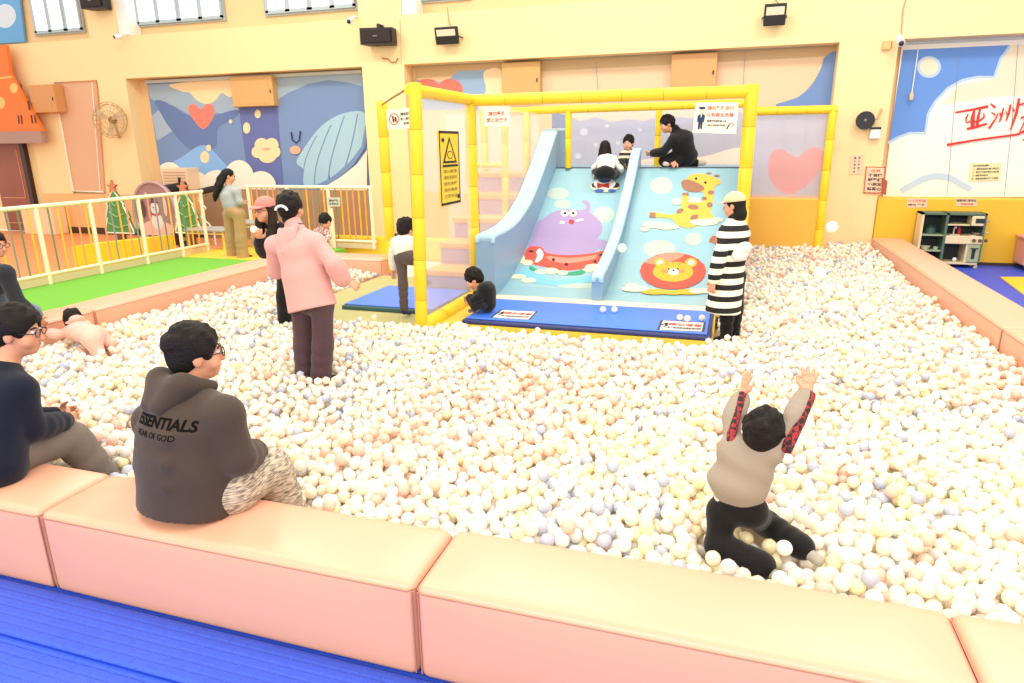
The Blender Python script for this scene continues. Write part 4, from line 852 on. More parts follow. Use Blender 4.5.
floor_label([(501, 309.5), (538, 311.5), (530, 320), (490, 317.5)], 'small white label stuck on the blue mat next to the squatting child', '請勿逗留')
floor_label([(661, 320), (706, 322.5), (704, 332), (657, 330)], 'small white label stuck on the blue mat at the feet of the striped coat woman', '請勿逗留')
OLV = mat('olive mat', (186, 180, 120), .6, bump=.03, bscale=20)
o = MB().box((-4.92, 6.34, .02), (-3.12, 9.0, .20), bev=.02).build('foam_platform', OLV); tag(o, 'olive green foam platform at the slide entrance beside the ball pit', 'platform')
t = thing('entrance_mat', (-3.7, 7.5, .2), 'blue vinyl mat on the olive foam platform behind the net', 'mat')
MB().box((-4.32, 6.86, .2005), (-3.14, 8.02, .25), bev=.012).build('mat_body', mat('green edging', (54, 96, 92), .5), t); MB().box((-4.30, 6.90, .2505), (-3.15, 8.02, .264), bev=.004).build('mat_top', BMAT, t)

# ---------------------------------------------------------------- notices on the frame
t, T, P, n = notice('white notice with red characters hanging at the left end of the slide frame', Q(484, 107.5, 510, 126.5, YF-.09, .8), PAPER, (0, -1, 0))
T('請勿攀爬', .5, .66, .66, .24, RED, .015); T('網上及架子', .5, .32, .80, .22, mat('ink brown', (176, 70, 60), .7), .015)
t, T, P, n = notice('white notice with a guard figure and orange headline at the slide frame', [at(696, 102.5, YF-.12), at(738.5, 102.5, YF-.12), at(736, 134, YF-.12), at(692.5, 132.5, YF-.12)], PAPER, (0, -1, 0))
T('請勿攀爬逆行', .60, .82, .62, .15, ORG, .018); T('以免發生危險', .60, .60, .64, .14, RED, .018); T('請遵守現場服務人員', .53, .40, .46, .075, INK); T('指示依序使用', .53, .26, .42, .075, INK)
art('print', [(P_, m_) for P_, m_ in [(ell2(.16, .70, .060, .07), 1), ([(.08, .80), (.10, .86), (.22, .86), (.25, .80), (.16, .77)], 0), ([(.08, .58), (.14, .62), (.20, .62), (.25, .57), (.24, .36), (.21, .36), (.21, .12), (.17, .12), (.165, .34), (.155, .12), (.11, .12), (.11, .36), (.075, .36)], 0), ([(.14, .62), (.18, .62), (.16, .48)], 2), (stroke2([(.78, .14), (.80, .22), (.86, .36)], .03), 0), (stroke2([(.82, .3), (.88, .36), (.94, .3), (.90, .24)], .03), 3)]], lambda a, b: P(a, b), (0, -1, 0), [NAVY, mat('print skin', (246, 214, 176), .7), PAPER, mat('print pink', (244, 150, 140), .7)], t, base=.002)
t = None
q = [ax(438.5, 131, XL+.02), ax(458.5, 131, XL+.02), ax(460.3, 202.5, XL+.02), ax(442, 206, XL+.02)]
ylo = min(p[1] for p in q); yhi = max(p[1] for p in q); zlo = .5*(q[2][2]+q[3][2]); zhi = .5*(q[0][2]+q[1][2])
q = [V(XL+.02, ylo, zhi), V(XL+.02, yhi, zhi), V(XL+.02, yhi, zlo), V(XL+.02, ylo, zlo)]
t, T, P, n = notice('tall yellow warning notice with black triangle hanging on the left safety net', q, mat('warning yellow', (246, 208, 52), .5), (1, 0, 0), INK, .01)
art('print', [([(.14, .57), (.86, .57), (.5, .93)], 0), ([(.24, .60), (.76, .60), (.5, .87)], 1), (ell2(.5, .68, .14, .055), 0), (ell2(.5, .68, .11, .042), 1), ([(.12, .52), (.88, .52), (.88, .55), (.12, .55)], 0), (ell2(.17, .88, .07, .028), 2), (ell2(.88, .10, .08, .03), 2)], lambda a, b: P(a, b), (1, 0, 0), [INK, MATS['warning yellow'], NAVY], t, base=.002)
for i, s in enumerate(('當心碰撞', '請家長陪同', '請勿奔跑', '請勿推擠', '注意安全')): T(s, .5, .46-.085*i, .66, .05, mat('ink olive', (110, 84, 30), .7), .0)
q = [at(386, 110, P2[1]-.1), at(411, 107.5, P2[1]-.1), at(411.5, 128, P2[1]-.1), at(387.5, 129.5, P2[1]-.1)]
t, T, P, n = notice('white notice with a red prohibition circle at the back left yellow pole', q, PAPER, (0, -1, 0))
art('print', [(ell2(.30, .5, .20, .30), 0), (ell2(.30, .5, .16, .25), 1), (stroke2([(.26, .66), (.28, .36), (.38, .38), (.36, .6)], .07), 2), (stroke2([(.18, .68), (.42, .32)], .03), 0)], lambda a, b: P(a, b), (0, -1, 0), [RED, PAPER, INK], t, base=.002)
T('請脫鞋', .74, .72, .34, .16, INK); T('進入場內', .76, .48, .40, .14, INK); T('謝謝', .80, .25, .22, .14, INK)

# ================================================================ TOY KITCHEN
kt = thing('toy_kitchen', (3.6, 13.1, 0), 'green and cream wooden toy kitchen against the yellow wall padding', 'toy kitchen')
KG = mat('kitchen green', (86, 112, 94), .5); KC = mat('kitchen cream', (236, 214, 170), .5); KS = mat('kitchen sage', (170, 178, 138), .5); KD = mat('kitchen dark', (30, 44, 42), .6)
X0, XM, X1, KY0, KY1 = 3.08, 3.46, 4.02, 12.96, 13.33
H_ = .90
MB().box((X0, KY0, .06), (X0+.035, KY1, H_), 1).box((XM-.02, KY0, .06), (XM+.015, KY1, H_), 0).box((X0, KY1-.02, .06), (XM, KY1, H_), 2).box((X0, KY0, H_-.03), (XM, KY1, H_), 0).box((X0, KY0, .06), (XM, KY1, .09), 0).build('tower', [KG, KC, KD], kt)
for z in (.26, .52): MB().box((X0+.035, KY0+.01, z), (XM-.02, KY1-.02, z+.02)).build('shelf', KS, kt)
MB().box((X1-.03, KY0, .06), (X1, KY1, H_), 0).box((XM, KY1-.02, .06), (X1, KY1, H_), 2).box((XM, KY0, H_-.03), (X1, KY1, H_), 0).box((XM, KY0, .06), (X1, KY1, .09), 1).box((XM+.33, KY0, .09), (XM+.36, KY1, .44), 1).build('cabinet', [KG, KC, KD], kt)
MB().box((XM+.015, KY0, .70), (XM+.33, KY1, .72)).build('shelf', KC, kt)
MB().box((XM+.01, KY0-.02, .40), (X1-.02, KY1, .53), bev=.008).build('counter', KC, kt)
for k in range(3):
    c = V(XM+.42+.085*k, KY0-.03, .465); o = MB().tube([c+V(0, .012, 0), c+V(0, -.02, 0)], [.028, .024], 0, 14).build('knob', mat('knob brown', (110, 70, 50), .5), kt, True)
o = MB().box((XM+.35, KY0-.012, .70), (X1-.035, KY1-.1, .86), bev=.01).build('microwave', KC, kt); MB().box((XM+.40, KY0-.018, .745), (XM+.53, KY0-.012, .82)).build('microwave_window', KD, o); MB().tube([V(XM+.58, KY0-.015, .76), V(XM+.58, KY0-.03, .80)], .012).build('dial', mat('coral dial', (236, 150, 130), .5), o)
o = MB().box((XM+.36, KY0-.012, .10), (X1-.03, KY0+.01, .395), bev=.006).build('oven_door', KS, kt); MB().box((XM+.42, KY0-.018, .16), (X1-.09, KY0-.012, .30)).build('oven_window', KD, o); mb = MB(); mb.tube([V(XM+.42, KY0-.02, .305), V(XM+.5, KY0-.035, .335), V(X1-.17, KY0-.035, .335), V(X1-.09, KY0-.02, .305)], .009); mb.build('handle', KD, o)
mb = MB(); mb.tube([V(XM+.17, KY0+.2, .53), V(XM+.17, KY0+.2, .64), V(XM+.17, KY0+.15, .67), V(XM+.17, KY0+.10, .65)], .012); mb.tube([V(XM+.10, KY0+.12, .535), V(XM+.24, KY0+.12, .535)], .008); mb.build('tap', WHITE, kt, True)
MB().box((XM+.36, KY0+.03, .53), (X1-.1, KY1-.06, .545), bev=.004).build('hob', mat('hob grey', (200, 186, 170), .4), kt)
mb = MB(); 
for x in (X0+.05, XM+.1, X1-.06): mb.box((x, KY0+.04, 0), (x+.05, KY0+.09, .06)); mb.box((x, KY1-.09, 0), (x+.05, KY1-.04, .06))
mb.build('feet', KC, kt)
def small(name, mb, m, label, cat, group=None, smooth=True): o = mb.build(name, m, None, smooth); return tag(o, label, cat, group)
small('toy_bottle', MB().tube([V(XM+.25, KY0+.22, .531), V(XM+.25, KY0+.22, .62), V(XM+.25, KY0+.22, .64), V(XM+.25, KY0+.22, .69)], [.032, .032, .014, .012], 0, 12), mat('toy red', (200, 40, 50), .4), 'red toy bottle on the counter of the toy kitchen', 'toy')
small('toy_pan', MB().tube([V(XM+.50, KY0+.16, .546), V(XM+.50, KY0+.16, .58)], [.07, .085], 0, 16).tube([V(XM+.585, KY0+.16, .572), V(XM+.66, KY0+.14, .58)], .009), mat('toy grey', (190, 180, 170), .3, metal=.6), 'grey toy pan on the hob of the toy kitchen', 'toy')
small('toy_bowl', MB().tube([V(X0+.14, KY0+.12, .281), V(X0+.14, KY0+.12, .34)], [.045, .08], 0, 14), mat('toy cream', (236, 222, 190), .5), 'cream toy bowl on the lower shelf of the toy kitchen tower', 'toy')
small('toy_cup', MB().tube([V(X0+.30, KY0+.12, .281), V(X0+.30, KY0+.12, .33)], [.035, .042], 0, 14), mat('toy pale green', (176, 196, 170), .5), 'pale green toy cup on the lower shelf of the toy kitchen tower', 'toy')
small('toy_pot', MB().tube([V(X0+.2, KY0+.2, .541), V(X0+.2, KY0+.2, .64)], .085, 0, 16).tube([V(X0+.2, KY0+.2, .64), V(X0+.2, KY0+.2, .66), V(X0+.2, KY0+.2, .69)], [.09, .05, .015], 0, 14), mat('toy dark green', (60, 90, 84), .4), 'dark green lidded toy pot on the upper shelf of the toy kitchen tower', 'toy')
small('toy_plate', MB().tube([V(XM+.16, KY0+.14, .721), V(XM+.16, KY0+.14, .735)], [.06, .09], 0, 16), mat('toy sage', (190, 190, 150), .4), 'sage toy plate on the shelf left of the toy microwave', 'toy')
small('toy_egg', MB().sphere(V(XM+.22, KY0+.1, .125), .035, 0, 10), WHITE, 'white toy egg in the open space below the kitchen counter', 'toy')
t = thing('toy_cart', (4.75, 13.05, 0), 'pink toy cart cut off by the right edge of the picture', 'toy'); PK = mat('toy pink', (244, 162, 140), .5)
MB().box((4.60, 12.85, .08), (5.2, 13.3, .50), bev=.03).build('body', PK, t); MB().box((4.57, 12.82, .50), (5.23, 13.3, .55), bev=.015).build('top', PK, t)
for x in (4.68, 5.12): MB().tube([V(x, 12.86, .05), V(x, 12.92, .05)], .05, 0, 14).build('wheel', DARK, t); 

# ================================================================ FENCES
CRM = mat('cream rail', (254, 238, 206), .45)
BAR = [mat('bar yellow', (252, 196, 40), .4), mat('bar salmon', (250, 160, 110), .4), mat('bar green', (120, 140, 100), .4), mat('bar orange', (252, 180, 60), .4), mat('bar grey', (150, 150, 140), .4)]
def fence(a, b, z0, z1, posts, spacing, label, kick=True, pr=.032):
    a = V(*a, 0); b = V(*b, 0); L = np.linalg.norm(b-a); d = (b-a)/L; t = thing('fence', (a+b)/2+V(0, 0, z0), label, 'fence')
    MB().tube([a+V(0, 0, z1), b+V(0, 0, z1)], .032, 0, 10).build('top_rail', CRM, t, True); MB().tube([a+V(0, 0, z0+.14), b+V(0, 0, z0+.14)], .026, 0, 10).build('bottom_rail', CRM, t, True)
    for s in posts: p = a+d*s; MB().tube([p+V(0, 0, z0), p+V(0, 0, z1)], pr, 0, 12).build('post', CRM, t, True)
    n = int(L/spacing)
    for k in range(1, n):
        s = k*spacing
        if min(abs(s-q) for q in posts) < .07: continue
        p = a+d*s; MB().tube([p+V(0, 0, z0+.14), p+V(0, 0, z1)], .013, 0, 6).build('bar', BAR[(k*3+k//4) % 5], t, True)
    if kick: nn = V(-d[1], d[0], 0); MB().obox((a+b)/2+V(0, 0, z0+.055)+nn*.0, d, nn, (0, 0, 1), (L, .02, .10)).build('kick_board', mat('kick board', (226, 204, 160), .6), t)
    return t
fence((-9.2, 4.9), (-9.2, 10.3), .22, 1.31, [.05, 2.19, 3.05, 3.95, 4.75, 5.36], .148, 'cream rail fence with colourful bars along the green turf at the left')
fence((-9.1, 11.38), (-6.3, 11.38), .2, 1.34, [.05, .95, 1.85, 2.75], .125, 'cream rail fence with orange bars at the back below the whale mural', True, .035)
t, T, P, n = notice('small grey notice on a post of the back fence', Q(328, 197.5, 340, 206.5, 11.30), mat('grey notice', (206, 206, 190), .6), (0, -1, 0)); T('請勿攀爬', .5, .65, .8, .28, INK); T('注意安全', .5, .3, .8, .24, INK)
p = at(334, 240, 11.33); o = MB().tube([V(p[0], 11.33, .2), V(p[0], 11.33, .95)], .035, 0, 10).build('notice_post', CRM, None, True); tag(o, 'cream post carrying the small grey notice before the back fence', 'post')
o = MB().box((-6.0, 11.36, .42), (-5.75, 11.46, .5)).build('brown_block', DARK); tag(o, 'small dark brown block on the yellow kerb behind the yellow pole', 'block')

# ================================================================ DECORATIONS BEHIND THE LEFT FENCE
LED = mat('led tube', (250, 244, 226), .4)
def tree(px, label, lit=True, w=None):
    (xl, xr, yt, yb) = px; Y = 12.0; c = at((xl+xr)/2, yb, Y); zt = at((xl+xr)/2, yt, Y)[2]; hw = (at(xr, yb, Y)[0]-at(xl, yb, Y)[0])/2; zb = c[2]; cx = c[0]; H = zt-zb
    t = thing('christmas_tree_board', (cx, Y, 0), label, 'christmas tree')
    g = mat('tree green', (86, 150, 84), .7, var=.2, vscale=3)
    prof = [(1.0, 0), (.98, .06), (.70, .36), (.82, .36), (.52, .66), (.62, .66), (.0, 1.0)]
    outl = [V(cx+hw*u, Y, zb+H*v) for u, v in prof]+[V(cx-hw*u, Y, zb+H*v) for u, v in prof[-2::-1]]
    MB().prism(outl, (0, .08, 0)).build('tree_panel', g, t); MB().tube([p+V(0, .0, 0) for p in outl], .018, 0, 6, closed=True).build('outline_tube', LED if lit else g, t)
    MB().box((cx-.10, Y, 0), (cx+.10, Y+.07, zb)).build('trunk', mat('trunk', (120, 70, 50), .7), t); MB().box((cx-.25, Y-.1, 0), (cx+.25, Y+.18, .04)).build('foot', DARK, t)
    st = []
    for k in range(10): a = math.pi/2+2*math.pi*k/10; r = .15 if k % 2 == 0 else .065; st.append(V(cx+r*math.cos(a), Y-.02, zt+.07+r*math.sin(a)))
    MB().prism(st, (0, .06, 0)).build('star', mat('star copper', (206, 130, 90), .4), t)
    mb = MB()
    for k in range(3): z = zb+H*(.18+.25*k); u = hw*(.72-.22*k); mb.tube([V(cx-u, Y-.01, z+.06), V(cx, Y-.02, z-.05), V(cx+u, Y-.01, z+.02)], .014, 0, 5)
    mb.build('garland', mat('garland', (150, 200, 120), .5), t)
tree((106, 134, 190, 233), 'green Christmas tree cutout with copper star left of the oval snow scene'); tree((176, 202, 191, 233), 'green Christmas tree cutout with copper star right of the oval snow scene')
Y = 12.15; c = at(155, 212, Y); hw = (at(176, 212, Y)[0]-at(134, 212, Y)[0])/2; hh = at(155, 182, Y)[2]-c[2]
t = thing('snow_scene_board', (c[0], Y, 0), 'large oval snow scene standee with snowman behind the fence', 'standee')
MB().prism([V(c[0]+hw*math.cos(a), Y, c[2]+hh*math.sin(a)) for a in [2*math.pi*i/40 for i in range(40)]], (0, .1, 0)).build('oval_board', mat('mauve board', (160, 124, 122), .6, var=.25, vscale=2), t)
MB().tube([V(c[0]+hw*math.cos(a), Y, c[2]+hh*math.sin(a)) for a in [2*math.pi*i/40 for i in range(40)]], .035, 0, 8, closed=True).build('rim', mat('mauve rim', (190, 160, 156), .5), t, True)
sh = [(ell2(0, -.62, .82, .34), 0), (ell2(.05, -.30, .28, .30), 1), (ell2(.02, .12, .20, .22), 1), ([(-.2, .3), (.22, .3), (.22, .34), (-.2, .34)], 2), ([(-.12, .34), (.14, .34), (.13, .56), (-.11, .56)], 2), (ell2(-.04, .15, .03, .03), 2), (ell2(.08, .15, .03, .03), 2), ([(.02, .1), (.16, .06), (.02, .05)], 3), (stroke2([(-.18, -.06), (.02, -.1), (.22, -.06)], .07), 4), (ell2(.55, .2, .10, .34), 0), (ell2(-.55, .1, .12, .30), 2), (ell2(.4, .55, .05, .05), 0), (ell2(-.3, .62, .05, .05), 0), (ell2(-.6, .5, .04, .04), 0)]
art('print', [([(x*.96, y) for x, y in p], m_) for p, m_ in sh], lambda a, b: V(c[0]+hw*a, Y, c[2]+hh*b), (0, -1, 0), [mat('print rose', (236, 190, 172), .6), mat('print snow', (226, 222, 216), .6), mat('print plum', (96, 62, 66), .6), mat('print carrot', (230, 130, 60), .6), mat('print scarf', (200, 70, 60), .6)], t)
mb = MB(); mb.box((c[0]-hw*.75, Y-.02, 0), (c[0]+hw*.75, Y+.12, c[2]-hh*.80)); mb.build('base_box', mat('plum base', (90, 44, 50), .6), t)
MB().box((c[0]-hw*.85, Y-.25, 0), (c[0]+hw*.85, Y+.3, .05)).build('foot_plate', DARK, t)
# yellow foam block, small camera box, air grille, light string
o = MB().prism([gz(76, 270, .0), gz(152, 260, .0), gz(152, 260, 0)+V(.0, .6, 0), gz(76, 270, 0)+V(0, .6, 0)], (0, 0, .42)).build('foam_block', mat('bright yellow foam', (254, 214, 40), .5)); tag(o, 'long bright yellow foam block behind the colourful left fence', 'foam block')
o = MB().box(at(24, 229, YW-.5)*V(1, 1, 0), at(50, 207, YW-.5)*V(1, 0, 1)+V(0, YW-.1, 0), bev=.02).build('storage_box', mat('pale peach box', (250, 214, 170), .6)); tag(o, 'pale peach storage box standing by the brown door behind the fence', 'box')
a = at(165, 190, YW-.05); b = at(187, 168, YW-.05); t = thing('air_grille', (a+b)/2, 'white air grille on the wall above the snow scene standee', 'grille'); MB().box((a[0], YW-.08, a[2]), (b[0], YW+.35, b[2]), bev=.02).build('case', mat('grille white', (240, 206, 170), .6), t); mb = MB()
for k in range(6): z = a[2]+(b[2]-a[2])*(.15+.13*k); mb.box((a[0]+.05, YW-.095, z), (b[0]-.05, YW-.075, z+.02))
mb.build('slats', mat('slat', (214, 170, 136), .6), t)
t = thing('studio_lamp', at(175, 235, 12.9)*V(1, 1, 0), 'black lamp head on a stand between the snow scene and the right tree', 'lamp'); c = at(175, 188, 12.9)
MB().obox(c, (1, 0, .15), (0, 1, 0), (-.15, 0, 1), (.55, .25, .20), 0, .04).build('lamp_head', BLACK, t); MB().tube([V(c[0], 12.9, 0), V(c[0], 12.9, c[2]-.1)], .025).build('stand', BLACK, t); MB().tube([c+V(.15, 0, .1), c+V(.16, 0, .24)], .03).build('knob', BLACK, t)
mb = MB()
for k in range(3): a = 2*math.pi*k/3; mb.tube([V(c[0], 12.9, .3), V(c[0]+.3*math.cos(a), 12.9+.3*math.sin(a), .02)], .015)
mb.build('tripod', BLACK, t)
pts = [at(x, y, 12.2) for x, y in ((198, 182), (203, 190), (198, 200), (206, 208), (200, 216), (209, 224), (214, 231))]; pts.append(V(pts[-1][0], 12.2, .02)); pts[0] = at(201, 190, 12.2); o = MB().tube(pts, .018, 0, 6).build('light_string', mat('string white', (246, 226, 216), .4)); tag(o, 'white light string hanging right of the second Christmas tree', 'light string')
o = MB().obox(at(208, 190, 12.3), (1, .0, .2), (0, 1, 0), (-.2, 0, 1), (.38, .2, .12), 0, .03).build('lamp_head', BLACK); tag(o, 'black lamp bar above the white light string', 'lamp')
def table(px, w_, label, Y):
    c = at(px[0], px[1], Y); t = thing('play_table', (c[0], Y, 0.22), label, 'table', 'small play tables'); z = c[2]
    MB().box((c[0]-w_, Y-.28, z-.04), (c[0]+w_, Y+.28, z), bev=.012).build('table_top', mat('table grey', (176, 172, 160), .5), t)
    for sx in (-1, 1):
        for sy in (-1, 1): MB().tube([V(c[0]+sx*(w_-.05), Y+sy*.22, .225), V(c[0]+sx*(w_-.05), Y+sy*.22, z-.03)], .022, 0, 8).build('leg', mat('leg yellow', (250, 214, 80), .5), t, True)
    for sy in (-1, 1): MB().tube([V(c[0]-w_+.05, Y+sy*.22, z-.08), V(c[0]+w_-.05, Y+sy*.22, z-.08)], .018).build('side_rail', mat('apron cream', (240, 226, 150), .5), t)
table((213, 228), .45, 'small grey topped play table left of the woman in the grey shirt', 10.7); table((249, 221), .34, 'small grey topped play table right of the woman in the grey shirt', 11.0)
# ================================================================ PEOPLE
def fab(name, rgb, b=.25, sc=90, var=.05): return mat(name, rgb, .88, bump=b, bscale=sc, var=var, vscale=9, sheen=.15, spec=.2)
GLS = mat('glasses black', (26, 22, 24), .3)
WHT = fab('white cloth', (250, 244, 232)); BLK = fab('black cloth', (26, 24, 26)); 
def J_(**k):
    return {a: (at(*b) if isinstance(b, tuple) and len(b) == 3 and b[0] > -900 and b[2] > 1.9 and (abs(b[0]) > 12 or abs(b[1]) > 12) else np.array(b, float)) for a, b in k.items()}
def lerp(a, b, t): return np.array(a)+(np.array(b)-np.array(a))*t

# ---- man in the charcoal hoodie, sitting on the front bench with his back to us
J = J_(pel=(190, 488, 2.26), chest=(189, 424, 2.30), neck=(190, 384, 2.34), head=(196, 353, 2.38), sL=(148, 418, 2.42), sR=(229, 412, 2.26), eR=(238, 458, 2.28), wR=(254, 452, 2.54), hR=(232, 495, 2.30), kR=(270, 468, 2.56))
J['waist'] = lerp(J['pel'], J['chest'], .45); J['hf'] = V(.62, .78, -.05)
J['eL'] = J['sL']+V(-.02, .02, -.27); J['wL'] = J['eL']+V(.14, .22, -.02)
J['pel'][2] = .56; J['hR'][2] = .53; J['hL'] = J['hR']+V(-.22, .04, 0); J['kL'] = J['kR']+V(-.26, .06, .0); J['aR'] = V(J['kR'][0]+.03, J['kR'][1]+.10, .10); J['aL'] = J['aR']+V(-.26, .05, 0)
J['tR'] = J['aR']+V(.04, .14, -.04); J['tL'] = J['aL']+V(0, .14, -.04)
CHAR = fab('charcoal fleece', (76, 62, 54), .2, 120); MEL = mat('melange grey', (178, 164, 148), .9, bump=.35, bscale=60, var=.0)
nt = MEL.node_tree; wv = nt.nodes.new('ShaderNodeTexNoise'); wv.inputs['Scale'].default_value = 26; wv.inputs['Detail'].default_value = 6; mp = nt.nodes.new('ShaderNodeMapping'); mp.inputs['Scale'].default_value = (1, 1, 7); tc = nt.nodes.new('ShaderNodeTexCoord')
cr = nt.nodes.new('ShaderNodeValToRGB'); cr.color_ramp.elements[0].position = .40; cr.color_ramp.elements[0].color = (*lin((120, 106, 94)), 1); cr.color_ramp.elements[1].position = .58; cr.color_ramp.elements[1].color = (*lin((204, 190, 170)), 1)
nt.links.new(tc.outputs['Object'], mp.inputs[0]); nt.links.new(mp.outputs[0], wv.inputs['Vector']); nt.links.new(wv.outputs[0], cr.inputs[0]); nt.links.new(cr.outputs[0], nt.nodes['Principled BSDF'].inputs['Base Color'])
def hoodie_extra(S, G):
    p, up, sd, fr = G['J']['pel'], G['up'], G['side'], G['fr']
    S.cap(p-up*.06, p+up*.05, (.226, .170), (.232, .175), sd, k=.05)
    for k in range(4): c = lerp(p, G['J']['chest'], .25+.2*k); S.cap(c-fr*.165-sd*.12+up*.02, c-fr*.175+sd*.12-up*.02*(-1)**k, .008, k=.05)
man = person('person', 'man in a charcoal grey hoodie sitting on the front bench with his back turned', J,
    wear_top(CHAR, 'hoodie', t=.050, arm=(.086, .080, .060), hem=.11, hemr=(.222, .175), hood=CHAR, belly=1.12, cutz=.0, extra=hoodie_extra, cuff=CHAR),
    wear_pants(MEL, 'trousers', leg=(.102, .094, .082), hipr=(.165, .13), drop=-.02), hair_cut(HAIR, 1.05), s=1.06, hs=1.01, h=.0095, hb=.007, glasses=GLS, bulk=1.1)
# lettering across the back of the hoodie, laid on the cloth
def on_back(root, topobj, body, c, u, v, wd, ht, m, name, nrmv, bold=.02):
    t = text(body, c, u, v, ht, m, root, name, width=wd, bold=bold); org = np.array(wloc(t.parent)); 
    bm = bmesh.new(); bm.from_mesh(t.data); bmesh.ops.triangulate(bm, faces=bm.faces)
    for _ in range(3):
        ed = [e for e in bm.edges if e.calc_length() > .012]
        if not ed: break
        bmesh.ops.subdivide_edges(bm, edges=ed, cuts=1); bmesh.ops.triangulate(bm, faces=bm.faces)
    from mathutils.bvhtree import BVHTree
    bv = BVHTree.FromPolygons([tuple(x.co) for x in topobj.data.vertices], [tuple(p.vertices) for p in topobj.data.polygons])
    for x in bm.verts:
        hit = bv.ray_cast(x.co+Vector(nrmv)*.5, -Vector(nrmv), 1.2)
        if hit[0] is not None: x.co = hit[0]+Vector(nrmv)*.0025
    bm.to_mesh(t.data); bm.free(); return t
hood_top = [o for o in man.children if o.name.startswith('hoodie')][0]
nb = nrm(V(-.12, -1, .25)); ub = V(1, -.12, .0); vb_ = nrm(np.cross(nb, ub)); bk = ax(161, 425, at(161, 425, 2.1)[0]); bc = at(158, 423, 2.12); bc2 = at(157, 435, 2.12)
BLT = mat('print black', (12, 9, 9), .8, spec=.1)
on_back(man, hood_top, 'ESSENTIALS', bc, ub, vb_, .33, .050, BLT, 'lettering', nb, .03); on_back(man, hood_top, 'FEAR OF GOD', bc2, ub, vb_, .22, .027, BLT, 'lettering', nb, .01)

# ---- man in the navy sweater at the left edge
J = J_(pel=(-8, 448, 2.22), chest=(-2, 398, 2.34), neck=(5, 363, 2.42), head=(17, 331, 2.48), sR=(24, 388, 2.36), sL=(-30, 388, 2.46), eR=(32, 428, 2.36), wR=(64, 421, 2.60), hR=(14, 458, 2.30), kR=(72, 438, 2.62))
J['waist'] = lerp(J['pel'], J['chest'], .5); J['hf'] = V(.86, .50, -.12); J['pel'][2] = .56; J['hR'][2] = .53
J['eL'] = J['sL']+V(.02, .1, -.26); J['wL'] = J['eL']+V(.22, .16, .02); J['hL'] = J['hR']+V(-.2, .06, 0); J['kL'] = J['kR']+V(-.17, .06, 0); J['aR'] = V(J['kR'][0]+.06, J['kR'][1]+.14, .10); J['aL'] = J['aR']+V(-.18, .1, 0); J['tR'] = J['aR']+V(.08, .12, -.04); J['tL'] = J['aL']+V(.08, .12, -.04)
person('person', 'man with glasses in a navy sweater and grey trousers sitting on the front bench', J,
    wear_top(fab('navy knit', (20, 24, 44), .3, 160), 'sweater', t=.03, arm=(.078, .070, .052), hem=.06, hemr=(.19, .145), collar=.0, cuff=fab('navy cuff', (18, 22, 40))),
    wear_pants(fab('grey trousers', (122, 111, 104), .2, 110), 'trousers', leg=(.105, .084, .072), hipr=(.18, .14), drop=-.02), hair_cut(HAIR, 1.05), s=1.04, hs=1.04, h=.0095, hb=.007, glasses=GLS, curl=.75, spread=.06)

# ---- man at the left edge on the side bench, in a dark jacket and jeans
J = J_(pel=(-16, 316, 4.52), chest=(-12, 282, 4.50), neck=(-10, 262, 4.55), head=(-5, 244, 4.58), sR=(6, 272, 4.40), sL=(-22, 268, 4.75), eR=(18, 302, 4.44), wR=(36, 318, 4.60), hR=(2, 320, 4.45), kR=(36, 318, 4.70))
J['waist'] = lerp(J['pel'], J['chest'], .5); J['hf'] = V(.92, .05, -.15); J['pel'][2] = .56; J['hR'][2] = .53; J['kR'][2] = .52; J['kR'] = V(-6.47, 4.60, .50); J['hR'] = V(-6.58, 4.40, .53); J['pel'] = V(-6.66, 4.50, .56)
J['eL'] = J['sL']+V(.1, .02, -.26); J['wL'] = J['eL']+V(.22, -.05, -.04); J['hL'] = J['hR']+V(0, .22, 0); J['kL'] = J['kR']+V(-.12, .22, 0); J['aR'] = J['kR']+V(.09, 0, -.38); J['aL'] = J['kL']+V(.09, 0, -.38); J['tR'] = J['aR']+V(.12, 0, -.03); J['tL'] = J['aL']+V(.12, 0, -.03)
person('person', 'man in a dark jacket and jeans sitting on the side bench beside the turf', J,
    [wear_top(fab('dark grey jacket', (44, 46, 54)), 'jacket', t=.03, arm=(.080, .066, .054), hem=.05, hemr=(.18, .14)), lambda G: Solid().cap(G['J']['pel']+G['up']*.04, G['J']['waist'], (.19, .15), (.185, .145), G['side'], k=.04).cap(G['J']['waist'], G['J']['chest'], (.185, .145), (.19, .140), G['side'], k=.04).build('vest', fab('slate vest', (70, 84, 100)), G['root'], .012)],
    wear_pants(fab('blue jeans', (120, 138, 166), .3, 140), 'jeans', leg=(.10, .08, .068), drop=-.02), hair_cut(HAIR), h=.012, hb=.009, glasses=GLS, shoes=fab('white sock', (220, 214, 206)))

# ---- child in a peach suit sprawled in the balls near the side bench
J = J_(pel=(92, 336, 4.66), chest=(80, 331, 4.78), neck=(76, 326, 4.84), head=(74, 320, 4.86), sL=(68, 332, 4.74), sR=(86, 328, 4.90), eL=(58, 335, 4.72), wL=(50, 333, 4.70), eR=(86, 325, 5.0), wR=(78, 323, 5.05), hL=(92, 340, 4.60), hR=(97, 334, 4.74))
J['waist'] = lerp(J['pel'], J['chest'], .5); J['hf'] = V(-.35, .9, -.1); J['kL'] = J['hL']+V(.10, -.02, -.20); J['aL'] = J['kL']+V(.14, .02, -.02); J['kR'] = J['hR']+V(.12, .02, -.20); J['kR'][2] = .27; J['aR'] = gz(100, 340, .27); J['tL'] = J['aL']+V(.07, 0, -.02); J['tR'] = J['aR']+V(.07, .02, -.02)
PEA = fab('peach fleece', (250, 190, 172), .5, 50)
